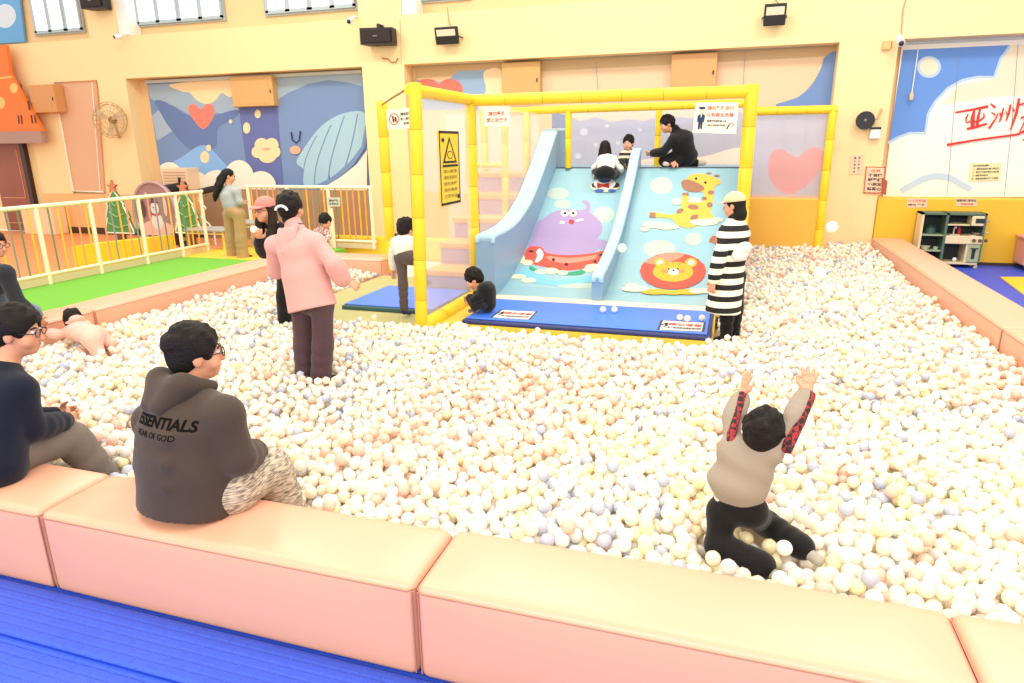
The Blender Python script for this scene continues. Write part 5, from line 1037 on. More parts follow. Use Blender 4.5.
person('person', 'small child in a peach suit lying face down among the balls beside the left bench', J, wear_top(PEA, 'top', t=.03, arm=(.085, .08, .066), hem=.02, hemr=(.18, .16), hood=PEA), wear_pants(PEA, 'trousers', leg=(.12, .085, .075), hipr=(.18, .16)),
    hair_cut(HAIR, 1.08), s=.62, hs=.84, h=.009, child=True, shoes=fab('dark sock', (60, 40, 40)), face_up=(0, -.3, 1))

# ---- woman in the pink coat, back to us, in front
J = J_(pel=(310, 297, 4.72), chest=(300, 250, 4.76), neck=(294, 226, 4.80), head=(291, 208, 4.84), sL=(271, 244, 4.80), sR=(319, 241, 4.74), eR=(334, 264, 4.72), wR=(343, 280, 4.80), hL=(302, 304, 4.74), hR=(322, 304, 4.70), kL=(304, 342, 4.72), kR=(323, 342, 4.68), aL=(306, 378, 4.70), aR=(321, 380, 4.66))
J['waist'] = lerp(J['pel'], J['chest'], .45); J['hf'] = V(-.05, .98, .05); J['eL'] = J['sL']+V(-.06, .10, -.25); J['wL'] = J['eL']+V(.08, .2, .04); J['tL'] = J['aL']+V(0, .14, -.03); J['tR'] = J['aR']+V(.03, .14, -.03)
PNK = fab('pink coat cloth', (226, 168, 162), .12, 40)
def coat_extra(S, G):
    p, up, sd, fr = G['J']['pel'], G['up'], G['side'], G['fr']
    S.cap(p-up*.135, p+up*.06, (.212, .165), (.198, .150), sd, k=.04)
def bun(G):
    c, F, s = G['hc'], G['F'], G['hs']; r, f, u = F; o = lambda x, y, z: c+s*(r*x+f*y+u*z)
    S = Solid(); S.ell(o(0, -.095, .01), np.array([.062, .045, .055])*s, np.array([r, f, u]), k=.03); S.ell(o(0, -.05, -.075), np.array([.058, .05, .05])*s, np.array([r, f, u]), k=.03); S.build('hair_bun', HAIR, G['root'], .008)
    MB().tube([o(.0+.05*math.cos(a), -.138-.0*math.sin(a), .0+.035*math.sin(a)) for a in [math.pi*i/10 for i in range(11)]], .011*s, 0, 8).build('hair_clip', mat('clip white', (236, 236, 236), .3), G['root'], True)
    H = Solid(); n = G['J']['neck']; fr, sd, up = G['fr'], G['side'], G['up']
    H.cap(n-fr*.07+sd*.085-up*.02, n-fr*.13-up*.20-sd*.03, .026, .026, k=.05); H.cap(n-fr*.07-sd*.085-up*.02, n-fr*.13-up*.20-sd*.03, .026, .026, k=.05); H.ell(n-fr*.115-up*.10, (.095, .030, .09), np.array([sd, fr, up]), k=.05); H.build('hood', PNK, G['root'], .009)
    MB().tube([n+sd*.075*math.cos(a)+fr*.06*math.sin(a)-up*.0 for a in [2*math.pi*i/24 for i in range(24)]], .012, 0, 8, closed=True).build('collar_band', fab('grey collar', (120, 100, 100)), G['root'], True)
person('person', 'woman in a pink hooded coat standing in the balls with her back turned', J, wear_top(PNK, 'coat', t=.035, arm=(.078, .074, .064), hem=.10, hemr=(.205, .16), collar=.01, belly=1.10, extra=coat_extra, cutz=-.0),
    wear_pants(fab('plum trousers', (84, 62, 68), .15), 'trousers', leg=(.092, .084, .080), drop=-.03), [hair_cut(HAIR, 1.06), bun], s=1.0, hs=1.02, h=.009, hb=.008, shoes=fab('dark shoe', (60, 50, 54)), dirR=(.75, .3, -.35), curl=.5)

# ---- woman in the pink cap behind her
J = J_(pel=(292, 268, 6.15), chest=(284, 240, 6.08), neck=(276, 225, 6.02), head=(265, 210, 5.95), sL=(266, 240, 5.90), sR=(296, 234, 6.15), eL=(264, 252, 5.75), wL=(260, 240, 5.62), eR=(272, 250, 5.9), wR=(264, 242, 5.72), hL=(286, 272, 6.05), hR=(297, 272, 6.22), kL=(284, 296, 6.05), kR=(294, 296, 6.22), aL=(285, 322, 6.08), aR=(294, 322, 6.25))
J['waist'] = lerp(J['pel'], J['chest'], .5); J['hf'] = V(-.16, -.98, .0); J['tL'] = J['aL']+V(-.08, -.12, -.03); J['tR'] = J['aR']+V(-.08, -.12, -.03)
def capgirl(m, long=True):
    def fn(G):
        c, F, s, root = G['hc'], G['F'], G['hs'], G['root']; r, f, u = F; A = np.array([r, f, u]); o = lambda x, y, z: c+s*(r*x+f*y+u*z)
        S = Solid(); S.ell(o(0, -.012, .045), np.array([.092, .110, .092])*s, A, k=.02); S.cut(o(0, 0, .034), -u+.12*f*0); S.build('cap', m, root, .007)
        mb = MB(); n = 12; top = []; bot = []
        arc = [(math.sin(a)*.082, .075+math.cos(a)*.095) for a in [math.pi*(-.5+i/n) for i in range(n+1)]]; inner = [(x*.98, .05+math.sqrt(max(0, .0064-x*x*.95))*.55) for x, y in arc]
        P = [o(x, y, .040-.022*((y-.05)/.12)) for x, y in arc]+[o(x, y, .040) for x, y in inner[::-1]]
        mb.prism(P, u*.010); mb.build('cap_visor', m, root)
    return fn
def long_hair(m, pts, w=.05):
    def fn(G):
        c, F, s, root = G['hc'], G['F'], G['hs'], G['root']; r, f, u = F; A = np.array([r, f, u]); o = lambda x, y, z: c+s*(r*x+f*y+u*z); S = Solid()
        S.ell(o(0, -.022, .03), np.array([.086, .100, .094])*s, A, k=.02)
        for ch in pts:
            for a, b in zip(ch, ch[1:]): S.cap(o(*a[:3]), o(*b[:3]), a[3]*s, b[3]*s, k=.03)
        S.ell(o(0, .11, -.045), np.array([.070, .075, .10])*s, A, k=.012, op='sub'); S.build('hair', m, root, G['h']*.8)
    return fn
CAPH = long_hair(HAIRB, [[(-.07, -.02, 0, .04), (-.085, .0, -.12, .04), (-.085, .03, -.26, .045), (-.07, .05, -.38, .03)], [(.07, -.02, 0, .04), (.085, .0, -.12, .045), (.085, .02, -.26, .045), (.07, .04, -.36, .03)], [(0, -.07, 0, .06), (0, -.075, -.14, .06), (0, -.08, -.26, .05)]])
person('person', 'woman in a pink cap and glasses leaning out from behind the pink coat', J, wear_top(BLK, 'coat', t=.04, arm=(.08, .07, .056), hem=.34, hemr=(.21, .17), extra=None), wear_pants(BLK, 'trousers', leg=(.095, .08, .07)), [CAPH, capgirl(fab('pink cap', (246, 140, 128)))],
    s=.98, hs=1.06, h=.010, hb=.008, glasses=GLS, curl=.5, palmL=(0, 0, 1), palmR=(0, 0, 1), shoes=BLK)
tb = at(254, 231, 5.45)

# ---- woman in the grey shirt on the turf
J = J_(pel=(233, 210, 9.85), chest=(229, 196, 9.87), neck=(228, 186, 9.9), head=(229, 176, 9.92), sL=(220, 190, 9.95), sR=(238, 191, 9.82), eR=(240, 202, 9.80), wR=(238, 207, 9.95), hL=(229, 214, 9.92), hR=(239, 214, 9.82), kL=(231, 237, 9.92), kR=(241, 237, 9.8), aL=(233, 256, 9.92), aR=(243, 256, 9.8))
J['waist'] = lerp(J['pel'], J['chest'], .45); J['hf'] = V(.72, .55, -.35); J['eL'] = J['sL']+V(.0, .12, -.24); J['wL'] = J['eL']+V(.12, .2, .0); J['tL'] = J['aL']+V(.08, .1, -.03); J['tR'] = J['aR']+V(.08, .1, -.03)
PONY = long_hair(HAIR, [[(0, -.08, .02, .06), (-.01, -.12, -.10, .055), (-.02, -.125, -.24, .06), (-.02, -.12, -.40, .045), (-.02, -.11, -.48, .025)], [(.05, -.06, 0, .04), (.05, -.09, -.18, .045), (.03, -.11, -.34, .035)]])
person('person', 'woman with a long ponytail in a grey shirt and khaki trousers on the green turf', J, wear_top(fab('grey shirt', (176, 178, 180)), 'shirt', t=.02, arm=(.07, .058, .05), hem=.0, hemr=(.16, .12)), wear_pants(fab('khaki trousers', (186, 150, 104)), 'trousers', leg=(.10, .095, .092), drop=-.04, rise=.12), PONY,
    s=.99, h=.012, hb=.0095, shoes=fab('brown shoe', (90, 66, 50)), face=True)

# ---- small child behind the pink coat's shoulder
J = J_(pel=(321, 240, 9.8), chest=(322, 233, 9.75), neck=(324, 228, 9.72), head=(325.5, 221, 9.70), sL=(316, 231, 9.85), sR=(327, 232, 9.65), eL=(314, 237, 9.8), eR=(329, 237, 9.6), wL=(318, 239, 9.6), wR=(324, 240, 9.5))
J['waist'] = lerp(J['pel'], J['chest'], .5); J['hf'] = V(-.3, -.6, -.7); J['hL'] = J['pel']+V(-.07, -.02, -.03); J['hR'] = J['pel']+V(.07, -.02, -.03); J['kL'] = J['hL']+V(-.05, -.2, .06); J['kR'] = J['hR']+V(.05, -.2, .06); J['aL'] = J['kL']+V(0, .04, -.2); J['aR'] = J['kR']+V(0, .04, -.2); J['tL'] = J['aL']+V(0, -.08, -.02); J['tR'] = J['aR']+V(0, -.08, -.02)
person('person', 'small child with bowed head crouching on the turf behind the pink coat', J, wear_top(plaid('checked cloth', (150, 110, 110), (214, 180, 170), (90, 60, 70), 26), 'shirt', t=.02, arm=(.07, .062, .055), hem=.0), wear_pants(fab('dark play trousers', (70, 60, 70)), leg=(.09, .07, .06)), hair_cut(HAIR, 1.08), s=.62, hs=.92, h=.010, child=True, shoes=BLK)

# ---- child in the white top stepping up at the entrance
J = J_(pel=(405, 254, 6.72), chest=(403, 243, 6.76), neck=(404, 237, 6.78), head=(406, 229, 6.80), sL=(395, 242, 6.80), sR=(412, 242, 6.72), eL=(393, 250, 6.82), wL=(393, 268, 6.85), eR=(418, 249, 6.75), wR=(420, 260, 6.85), hL=(401, 258, 6.74), hR=(410, 258, 6.68), kL=(403, 283, 6.72), aL=(404, 308, 6.70), kR=(413, 277, 6.86), aR=(414, 272, 6.74))
J['waist'] = lerp(J['pel'], J['chest'], .45); J['hf'] = V(.25, .9, -.2); J['kR'] = J['hR']+V(.03, .20, -.09); J['aR'] = J['kR']+V(.02, .02, -.22); J['aL'][2] = .27; J['tL'] = J['aL']+V(.02, .09, -.04); J['tR'] = J['aR']+V(.02, .09, -.02)
person('person', 'child in a white top and grey trousers stepping up behind the front left pole', J, wear_top(WHT, 'top', t=.03, arm=(.076, .064, .056), hem=.0, hemr=(.155, .13), collar=.01), wear_pants(fab('dark grey trousers', (96, 84, 82)), leg=(.098, .072, .06), hipr=(.155, .13), drop=.03), hair_cut(HAIR, 1.08), s=.70, hs=.93, h=.008, child=True, shoes=fab('navy sock', (40, 48, 110)))

# ---- child squatting on the blue mat
J = J_(pel=(487, 300, 7.0), chest=(486, 290, 6.98), neck=(481, 286, 6.98), head=(474, 279, 6.98), sL=(483, 288, 6.88), sR=(488, 289, 7.10), eL=(479, 297, 6.84), wL=(472, 301, 6.86), eR=(480, 297, 7.12), wR=(472, 298, 7.05))
J['pel'][2] = .36; J['waist'] = lerp(J['pel'], J['chest'], .5); J['hf'] = V(-.85, -.2, -.5); J['hL'] = J['pel']+V(-.02, -.08, 0); J['hR'] = J['pel']+V(-.02, .08, 0); J['kL'] = J['hL']+V(-.14, -.03, .06); J['kR'] = J['hR']+V(-.14, .03, .06); J['aL'] = V(J['kL'][0]+.07, J['kL'][1], .29); J['aR'] = V(J['kR'][0]+.07, J['kR'][1], .29); J['tL'] = J['aL']+V(-.08, 0, -.015); J['tR'] = J['aR']+V(-.08, 0, -.015)
person('person', 'small child in a black jacket squatting on the corner of the blue mat', J, [wear_top(BLK, 'jacket', t=.05, arm=(.088, .078, .066), hem=.03, hemr=(.185, .16)), lambda G: MB().tube([G['J']['neck']+G['side']*.055*math.cos(a)+G['fr']*.05*math.sin(a)-G['up']*.02 for a in [2*math.pi*i/20 for i in range(20)]], .02, 0, 8, closed=True).build('collar', WHT, G['root'], True)],
    wear_pants(fab('charcoal play trousers', (46, 42, 44)), leg=(.095, .072, .06)), hair_cut(HAIR, 1.08), s=.60, hs=.93, h=.008, child=True, shoes=fab('grey sock', (120, 110, 110)))

# ---- woman in the striped coat
J = J_(pel=(729, 268, 6.86), chest=(734, 233, 6.88), neck=(736, 219, 6.88), head=(734, 205, 6.88), sL=(725, 233, 6.76), sR=(741, 231, 7.0), eL=(720, 255, 6.66), wL=(714, 279, 6.66), eR=(732, 254, 7.08), wR=(722, 246, 7.08), hL=(728, 276, 6.82), hR=(737, 276, 6.92), kL=(727, 306, 6.84), kR=(736, 306, 6.94), aL=(726, 340, 6.86), aR=(733, 338, 6.96))
J['waist'] = lerp(J['pel'], J['chest'], .45); J['hf'] = V(-.93, .3, -.12); J['tL'] = J['aL']+V(-.13, .03, -.03); J['tR'] = J['aR']+V(-.13, .03, -.03)
STR = stripes('striped knit', (250, 238, 216), (26, 24, 24), .112, .52, 2, .02, .9)
def stripe_hair(G):
    c, F, s, root = G['hc'], G['F'], G['hs'], G['root']; r, f, u = F; A = np.array([r, f, u]); o = lambda x, y, z: c+s*(r*x+f*y+u*z); S = Solid()
    S.ell(o(0, -.02, .02), np.array([.086, .100, .088])*s, A, k=.02); S.ell(o(0, -.06, -.09), np.array([.085, .065, .075])*s, A, k=.04); S.ell(o(.02, -.03, -.14), np.array([.10, .06, .045])*s, A, k=.04)
    S.ell(o(0, .10, -.05), np.array([.085, .075, .105])*s, A, k=.012, op='sub'); S.build('hair', HAIR, root, .008)
person('person', 'woman in a black and cream striped long coat and cream cap beside the slide', J, wear_top(STR, 'coat', t=.030, arm=(.074, .066, .058), hem=.44, hemr=(.205, .175), collar=.03, belly=1.02, cutz=-.0), wear_pants(BLK, 'leggings', leg=(.085, .068, .05)), [stripe_hair, capgirl(fab('cream cap', (244, 214, 166)))],
    s=1.0, hs=.94, h=.010, hb=.008, shoes=BLK, curl=.5, dirL=(-.2, 0, -1), bulk=.93)
S = Solid(); c = at(741.5, 252, 6.70); S.ell(c, (.07, .06, .075), k=.03); S.ell(c+V(-.03, 0, -.04), (.06, .05, .05), k=.03); S.ell(c+V(.03, -.02, .05), (.06, .06, .05), k=.03); o = S.build('fluffy_bag', mat('fluffy white', (244, 244, 246), .9, bump=.6, bscale=90), None, .01); tag(o, 'fluffy white bag at the elbow of the striped coat', 'bag')

# ---- child going down at the top of the slide, seen from behind
zc = lambda Y: zs(Y)
J = J_(pel=(605, 172, 10.35), chest=(607, 161, 10.62), neck=(606, 156, 10.70), head=(605, 148, 10.76), sL=(600, 159, 10.66), sR=(615, 160, 10.62), eL=(595, 167, 10.7), eR=(620, 168, 10.62), wL=(594, 171, 10.75), wR=(621, 171, 10.7))
J['waist'] = lerp(J['pel'], J['chest'], .5); J['hf'] = V(-.2, .9, .05); J['hL'] = J['pel']+V(-.08, 0, -.02); J['hR'] = J['pel']+V(.08, 0, -.02); J['kL'] = J['hL']+V(-.05, .20, -.02); J['kR'] = J['hR']+V(.05, .2, -.02)
for q, px in (('L', 594), ('R', 615)): J['a'+q] = slope(px, 176)+V(0, .02, .07); J['t'+q] = slope(px, 180)+V(0, -.02, .05)
person('person', 'small child in a white top crouching at the top of the left slide lane', J, wear_top(WHT, 'top', t=.03, arm=(.078, .068, .06), hem=.0), wear_pants(BLK, leg=(.105, .08, .066), hipr=(.18, .15)), long_hair(HAIR, [[(0, -.06, .0, .07), (0, -.08, -.09, .07), (.0, -.085, -.15, .05)], [(-.06, -.03, -.03, .04), (-.07, -.05, -.12, .045)], [(.06, -.03, -.03, .04), (.07, -.05, -.12, .045)]]), s=.68, hs=.95, h=.010, child=True)

# ---- small boy in the striped sweater on the platform
J = J_(pel=(628, 164, 11.0), chest=(628, 155, 11.05), neck=(628, 150, 11.05), head=(628.5, 143, 11.03), sL=(634, 154, 11.05), sR=(622, 154, 11.05), eL=(636, 160, 11.0), eR=(620, 160, 11.0), wL=(632, 165, 10.9), wR=(624, 165, 10.9), hL=(631, 165, 10.98), hR=(625, 165, 10.98))
J['waist'] = lerp(J['pel'], J['chest'], .5); J['hf'] = V(-.15, -.95, -.1); J['pel'][2] = max(1.78, J['pel'][2]); J['kL'] = J['hL']+V(.03, -.2, .04); J['kR'] = J['hR']+V(-.03, -.2, .04); 
for q in 'LR': J['h'+q][2] = 1.78; J['k'+q][2] = 1.80; J['a'+q] = J['k'+q]+V(0, -.14, -.07); J['t'+q] = J['a'+q]+V(0, -.05, .04)
person('person', 'small boy in a black and cream striped sweater sitting on the slide platform', J, wear_top(stripes('striped sweater', (236, 214, 184), (34, 28, 30), .085, .5, 2, .0), 'sweater', t=.03, arm=(.076, .066, .058), hem=.02, collar=.01), wear_pants(BLK, leg=(.09, .07, .06)), hair_cut(HAIR, 1.05), s=.62, hs=.93, h=.010, child=True)

# ---- man in black kneeling on the platform
J = J_(pel=(685, 158, 11.05), chest=(682, 140, 11.0), neck=(675, 130, 10.98), head=(667, 124, 10.95), sL=(688, 137, 11.15), sR=(671, 140, 10.85), eR=(663, 152, 10.82), wR=(653, 153, 10.92), eL=(684, 152, 11.0), wL=(678, 161, 10.9), hR=(679, 163, 10.98), hL=(690, 163, 11.1), kR=(664, 164, 10.95), kL=(676, 165, 11.1))
J['waist'] = lerp(J['pel'], J['chest'], .5); J['hf'] = V(-.86, -.35, -.28); J['kR'][2] = 1.80; J['kL'][2] = 1.78; J['pel'][2] = 1.90; J['hR'][2] = 1.88; J['hL'][2] = 1.88
J['aR'] = V(J['kR'][0]+.14, J['kR'][1]-.02, 1.76); J['tR'] = J['aR']+V(-.12, -.06, 0); J['aL'] = J['kL']+V(.30, .08, -.02); J['tL'] = J['aL']+V(.12, .02, 0)
person('person', 'man in black kneeling on the slide platform and reaching for the divider', J, wear_top(fab('black sweatshirt', (24, 22, 26)), 'sweatshirt', t=.035, arm=(.08, .07, .056), hem=.04, hemr=(.18, .15), collar=.015), wear_pants(fab('black trousers', (30, 28, 32)), leg=(.10, .08, .066)), hair_cut(HAIR, 1.05), s=1.0, hs=1.02, h=.010, hb=.008, shoes=fab('pale sock', (230, 208, 188)), socks=True, curl=.3, dirL=(-.5, -.5, -.4))

# ---- boy kneeling in the balls with both arms in the air
J = J_(pel=(736, 504, 3.02), chest=(746, 462, 3.04), neck=(756, 442, 3.06), head=(764, 431, 3.08), sL=(728, 447, 3.06), sR=(777, 451, 3.02), eL=(732, 418, 3.18), wL=(742, 397, 3.28), eR=(793, 418, 3.14), wR=(806, 394, 3.24), hL=(722, 512, 3.03), hR=(752, 512, 3.0))
J['waist'] = lerp(J['pel'], J['chest'], .45); J['hf'] = V(.25, .80, .42); 
J['kL'] = gz(718, 548, .235)+V(0, .02, 0); J['kR'] = gz(764, 530, .25)+V(0, .08, 0); J['aL'] = gz(764, 566, .235); J['tL'] = J['aL']+V(.07, -.05, -.03); J['aR'] = gz(803, 548, .26); J['tR'] = J['aR']+V(.06, -.06, -.02)
GRY = fab('grey sweatshirt', (164, 150, 134), .2, 120)
def sleeve_band(G):
    J, s, root = G['J'], G['s'], G['root']; pm = plaid('red plaid', (156, 46, 50), (48, 30, 32), (0, 0, 0), 38)
    for q in 'LR':
        S = Solid(); sh, e, w_ = J['s'+q], J['e'+q], J['w'+q]; sgn = 1
        off = V(0, -.014, 0)+(V(.006, -.006, .004) if q == 'L' else V(.010, -.012, -.008))
        S.cap(sh+off*1.2, e+off*1.0, .064*s, .062*s, k=.01); S.cap(e+off*1.0, w_+off*.8, .062*s, .052*s, k=.01)
        d = nrm(w_-sh); nn = nrm(off-d*(off@d)); t = np.cross(d, nn)
        S.cut(e+t*.016, t); S.cut(e-t*.016, -t); S.cut(sh-d*.0, -d); S.build('sleeve_band', pm, root, .0055)
        C = Solid(); dd = nrm(w_-e); C.cap(w_-dd*.035, w_-dd*.002, .050*s, .044*s, k=.01); C.build('cuff', fab('dark cuff', (66, 56, 56)) if q == 'R' else GRY, root, .006)
    H = Solid(); p, up, sd = J['pel'], G['up'], G['side']; H.cap(p-up*.004, p+up*.02, (.104, .086), (.102, .084), sd, k=.01); H.cut(p-up*.012, -up); H.cut(p+up*.028, up); H.build('shirt_hem', WHT, root, .006)
def boy_extra(S, G):
    p, up, sd, fr = G['J']['pel'], G['up'], G['side'], G['fr']
    S.ell(p+up*.10-sd*.035-fr*.02, (.125, .105, .075), np.array([sd, fr, up]), k=.04)
boy = person('person', 'boy in a grey sweatshirt kneeling in the balls with both arms raised', J, [wear_top(GRY, 'sweatshirt', t=.025, arm=(.070, .068, .056), hem=-.03, hemr=(.148, .122), belly=1.0, extra=boy_extra), sleeve_band],
    wear_pants(fab('black track trousers', (24, 21, 23), .2), leg=(.098, .088, .080), hipr=(.128, .11), drop=.0), hair_cut(HAIR, 1.12), s=.66, hs=.93, h=.0065, hb=.0048, child=True, curl=(.12, .10), spread=.24, shoes=fab('grey sock boy', (176, 170, 156)), face_up=(0, -.4, 1),
    palmL=(.9, .4, 0), palmR=(-.2, .9, -.2), dirL=(.12, .15, .95), dirR=(.12, .25, .95), thumb=(1, 1))
# ================================================================ BALLS
R_B = .0355
def ico(n):
    bm = bmesh.new(); bmesh.ops.create_icosphere(bm, subdivisions=n, radius=1); v = np.array([tuple(x.co) for x in bm.verts]); f = np.array([[x.index for x in q.verts] for q in bm.faces]); bm.free(); return v, f
COLB = {'white': (254, 249, 240), 'cream': (253, 243, 222), 'peach': (250, 212, 192), 'yellow': (252, 242, 202), 'lavender': (206, 210, 226), 'grey': (236, 233, 230)}
NAMES = list(COLB)
def noise2(x, y, sc, seed):
    g = np.random.default_rng(seed); out = np.zeros_like(x)
    for k in range(6): a = g.random()*6.28; f = sc*(.6+g.random()*1.2); out += np.sin((x*math.cos(a)+y*math.sin(a))*f+g.random()*6.28)
    return out/6
def surf(x, y):
    z = .222+.030*noise2(x, y, 2.2, 3)+.02*noise2(x, y, 5., 4)
    z = z+np.clip((y-11)/2.2, 0, 1)*.07*(x > .3)
    z = z-.09*np.exp(-((y-6.48)/.22)**2)*((x > -3.0) & (x < -.1))
    return z
sp = .0728; xs = np.arange(-6.31, 2.39, sp); ys = np.arange(2.47, 13.3, sp*.866)
X, Y_ = np.meshgrid(xs, ys); X = X+(np.arange(len(ys)) % 2)[:, None]*sp/2; X = X.ravel(); Y_ = Y_.ravel()
X = X+RNG.uniform(-.030, .030, X.size); Y_ = Y_+RNG.uniform(-.030, .030, X.size)
def inside(x, y):
    ok = (x > -6.31) & (x < 2.385) & (y > 2.465) & (y < 13.28)
    ok &= ~((x > -4.97) & (x < -3.06) & (y > 6.29))
    ok &= ~((x > -3.06) & (x < .0) & (y > 6.57))
    ok &= ~((x >= .0) & (x < .25) & (y > 7.75)); ok &= ~((x > .2) & (x < 1.7) & (y > 12.83)); ok &= ~((x > 1.5) & (y > 13.33))
    ok &= ~((y > 8.95) & (x < -3.0)); ok &= ~((x < -4.9) & (y > 8.95))
    for px, py, r in ((XL, 6.32, .12),): ok &= (x-px)**2+(y-py)**2 > r*r
    return ok
k = inside(X, Y_); X, Y_ = X[k], Y_[k]
Z = surf(X, Y_)-R_B*.4+RNG.uniform(-.030, .030, X.size)
P1 = np.stack([X, Y_, Z], 1)
k = Y_ < 8.5; P2_ = np.stack([X[k]+sp/2, Y_[k]+sp*.3, Z[k]-.052+RNG.uniform(-.01, .01, k.sum())], 1); P2_ = P2_[inside(P2_[:, 0], P2_[:, 1])]
k = RNG.random(X.size) < .13; P3_ = np.stack([X[k]+sp/2, Y_[k], Z[k]+.040], 1); P3_ = P3_[inside(P3_[:, 0], P3_[:, 1])]
PB = np.concatenate([P1, P3_, P2_])
from mathutils.kdtree import KDTree
nr = np.where(PB[:, 1] < 7.5)[0]                       # let the nearer balls push each other apart
for _ in range(7):
    Q = PB[nr]; kd = KDTree(len(Q))
    for i, q in enumerate(Q): kd.insert(q, i)
    kd.balance(); D = np.zeros_like(Q)
    for i, q in enumerate(Q):
        for co, j, d in kd.find_range(q, 2*R_B-.001):
            if j > i:
                v = q-np.array(co); l = max(d, 1e-4); m_ = v/l*(2*R_B-d)*.5; D[i] += m_; D[j] -= m_
    Q = Q+D*.7; Q[:, 0] = np.clip(Q[:, 0], -6.31, 2.38); Q[:, 1] = np.maximum(Q[:, 1], 2.49); PB[nr] = Q
# keep clear of the bodies that stand, kneel or lie in the balls
from mathutils.bvhtree import BVHTree
dead = np.zeros(len(PB), bool)
for root in [o for o in COL.objects if o.name.startswith('person') and o.parent is None]:
    for o in root.children:
        if o.type != 'MESH' or len(o.data.vertices) < 300: continue
        org = wloc(o); n = len(o.data.vertices); co = np.empty(n*3); o.data.vertices.foreach_get('co', co); co = co.reshape(-1, 3)+np.array(org); co = co[co[:, 2] < .40]
        if not len(co): continue
        vox = set(map(tuple, np.unique(np.floor(co/.025).astype(int), axis=0))); lo = co.min(0)-.06; hi = co.max(0)+.06
        near = np.where(((PB > lo) & (PB < hi)).all(1))[0]; V_ = (np.array(list(vox))+.5)*.025
        for i in near:
            if (((V_-PB[i])**2).sum(1) < .040**2).any(): dead[i] = True
PB = PB[~dead]
def pick_col(P):
    x, y = P[:, 0], P[:, 1]; r = RNG.random(len(P)); n1 = noise2(x, y, 2.4, 8); n2 = noise2(x, y, 2.0, 9); n3 = noise2(x, y, 3.0, 10)
    wy = np.clip(.03+.25*n1, .01, .25)+.35*np.exp(-((x+.45)**2+(y-3.9)**2)/.3)+.2*np.exp(-((x-.25)**2+(y-2.9)**2)/.15); wp = np.clip(.05+.4*n2, .02, .4)+.3*np.exp(-((x+1.3)**2+(y-4.3)**2)/.35); wl = np.clip(.05+.13*n3, .03, .15); wg = .07
    tot = .72+wy+wp+wl+wg; c = np.zeros(len(P), int); t = r*tot
    ed = [.42*np.ones(len(P)), .72+0*x, .72+wp, .72+wp+wy, .72+wp+wy+wl]
    for i, e in enumerate(ed): c[t > e] = i+1
    return c
CI = pick_col(PB)
# the 300 balls that show largest: closest to the lens, in the frame, not hidden by the bench
rel = PB-CAM; dep = rel@_f; px = 512+FPX*(rel@_r)/dep; py = 341.5-FPX*(rel@_up)/dep
vis = (px > 2) & (px < 1022) & (py > 10) & (py < 680) & (PB[:, 1] > 2.43+np.maximum(0, (.45-PB[:, 2]-R_B))/(CAMH-.43)*2.43*1.0)
vis &= np.arange(len(PB)) < len(P1)+len(P3_)-dead[:len(P1)+len(P3_)].sum()
vis &= ~((px > 125) & (px < 305) & (py < 520)); vis &= ~(px < 110); vis &= ~((px > 700) & (px < 780) & (py > 400) & (py < 580))
order = np.argsort(np.where(vis, dep, 1e9))[:300]; single = np.zeros(len(PB), bool); single[order] = True
bm_ = {}
v2, f2 = ico(3)
def ball_mat(n, c):
    m = mat('ball '+n, c, .34, spec=.4, alb=1); nt = m.node_tree; p = nt.nodes['Principled BSDF']; t = nt.nodes.new('ShaderNodeBsdfTranslucent'); t.inputs[0].default_value = (*lin(c), 1)
    mx = nt.nodes.new('ShaderNodeMixShader'); mx.inputs[0].default_value = .3; nt.links.new(p.outputs[0], mx.inputs[1]); nt.links.new(t.outputs[0], mx.inputs[2]); nt.links.new(mx.outputs[0], nt.nodes['Material Output'].inputs[0]); return m
bmats = {n: ball_mat(n, c) for n, c in COLB.items()}
for n in NAMES:
    me = bpy.data.meshes.new('pit_ball'); me.from_pydata((v2*R_B).tolist(), [], f2.tolist()); me.materials.append(bmats[n]); me.polygons.foreach_set('use_smooth', np.ones(len(f2), bool)); bm_[n] = me
LAB = {'white': 'white plastic ball in the ball pit just behind the front bench', 'cream': 'cream plastic ball in the ball pit just behind the front bench', 'peach': 'pale peach plastic ball in the ball pit just behind the front bench', 'yellow': 'pale yellow plastic ball in the ball pit just behind the front bench', 'lavender': 'lavender plastic ball in the ball pit just behind the front bench', 'grey': 'pearly grey plastic ball in the ball pit just behind the front bench'}
def ball(p, col, label, group, r=1.):
    o = bpy.data.objects.new('pit_ball', bm_[col]); COL.objects.link(o); o.location = Vector(p); o.scale = (r, r, r); o.rotation_euler = (random.random()*6, random.random()*6, 0); return tag(o, label, 'ball', group)
for i in order: n = NAMES[CI[i]]; ball(PB[i], n, LAB[n], n+' balls behind the front bench')
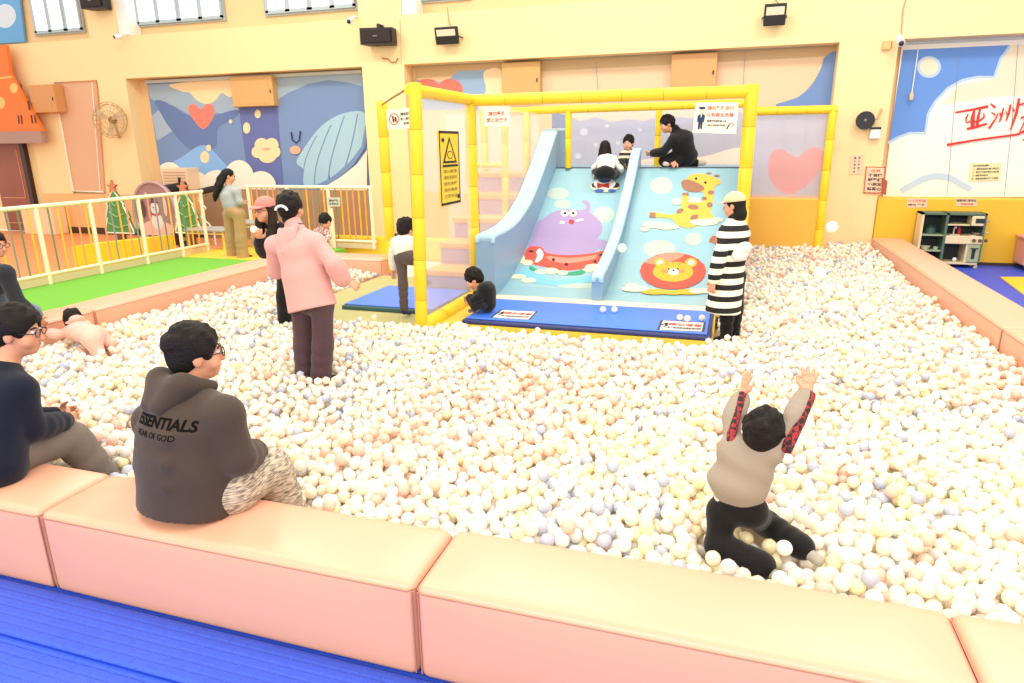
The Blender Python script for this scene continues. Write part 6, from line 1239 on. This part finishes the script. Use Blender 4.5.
# everything further away: one mass of balls
rest = np.where(~single)[0]; dp = dep[rest]
def mass(idx, n, first):
    v, f = ico(n); N = len(idx); rot = RNG.uniform(0, 6.28, N); c, s = np.cos(rot), np.sin(rot)
    vv = np.empty((N, len(v), 3)); vv[:, :, 0] = (c[:, None]*v[None, :, 0]-s[:, None]*v[None, :, 1]); vv[:, :, 1] = (s[:, None]*v[None, :, 0]+c[:, None]*v[None, :, 1]); vv[:, :, 2] = v[None, :, 2]
    vv = vv*R_B+PB[idx][:, None, :]; ff = f[None]+(np.arange(N)*len(v))[:, None, None]; return vv.reshape(-1, 3), ff.reshape(-1, 3)+first, np.repeat(CI[idx], len(f))
near = rest[(dp < 5.2) & (rest < (len(PB)-len(P2_)*0))]; a = mass(rest[dp < 4.6], 2, 0); b = mass(rest[dp >= 4.6], 1 if False else 2, len(a[0])) if False else mass(rest[dp >= 4.6], 1, len(a[0]))
vv = np.concatenate([a[0], b[0]]); ff = np.concatenate([a[1], b[1]]); mi = np.concatenate([a[2], b[2]])
me = bpy.data.meshes.new('pit_balls'); me.vertices.add(len(vv)); me.vertices.foreach_set('co', vv.ravel()); me.loops.add(ff.size); me.loops.foreach_set('vertex_index', ff.ravel().astype(np.int32))
me.polygons.add(len(ff)); me.polygons.foreach_set('loop_start', np.arange(0, ff.size, 3, dtype=np.int32)); me.polygons.foreach_set('material_index', mi.astype(np.int32)); me.polygons.foreach_set('use_smooth', np.ones(len(ff), bool))
for n in NAMES: me.materials.append(bmats[n])
me.update(); me.validate(); o = bpy.data.objects.new('pit_balls', me); COL.objects.link(o); tag(o, 'sea of white, cream and pastel plastic balls filling the pit', 'balls', None, 'stuff')
print('balls', len(PB), len(vv), len(ff))
# balls on the mats, in hands and in the air
bz = .246+R_B
for (x, y), l in (((603, 309.5), 'white ball on the blue landing mat, left one of the middle pair'), ((614.5, 309.5), 'white ball on the blue landing mat, right one of the middle pair'), ((680, 317.5), 'pale ball on the blue landing mat, first from the left of three near the label'), ((687.5, 318.5), 'pale ball on the blue landing mat, second from the left of three near the label'), ((702, 318), 'pale ball on the blue landing mat nearest the striped coat woman')):
    p = gz(x, y, bz); ball(p, 'grey' if 'pale' in l else 'white', l, 'balls lying on the landing mat')
ball(at(254, 229.5, 5.55), 'white', 'white ball held up by the woman in the pink cap', None)
for (x, y, Yd, r, l) in ((832, 227, 5.2, 1., 'white ball flying in front of the pillar, upper of the two'), (820, 273, 4.9, 1., 'white ball flying above the pit, lower of the two'), (622, 248, 5.9, 1., 'white ball flying past the slide divider')): ball(at(x, y, Yd), 'white', l, 'balls in the air', r*1.08)
o = bpy.data.objects.new('pit_ball', bm_['white']); bpy.data.objects.remove(o)
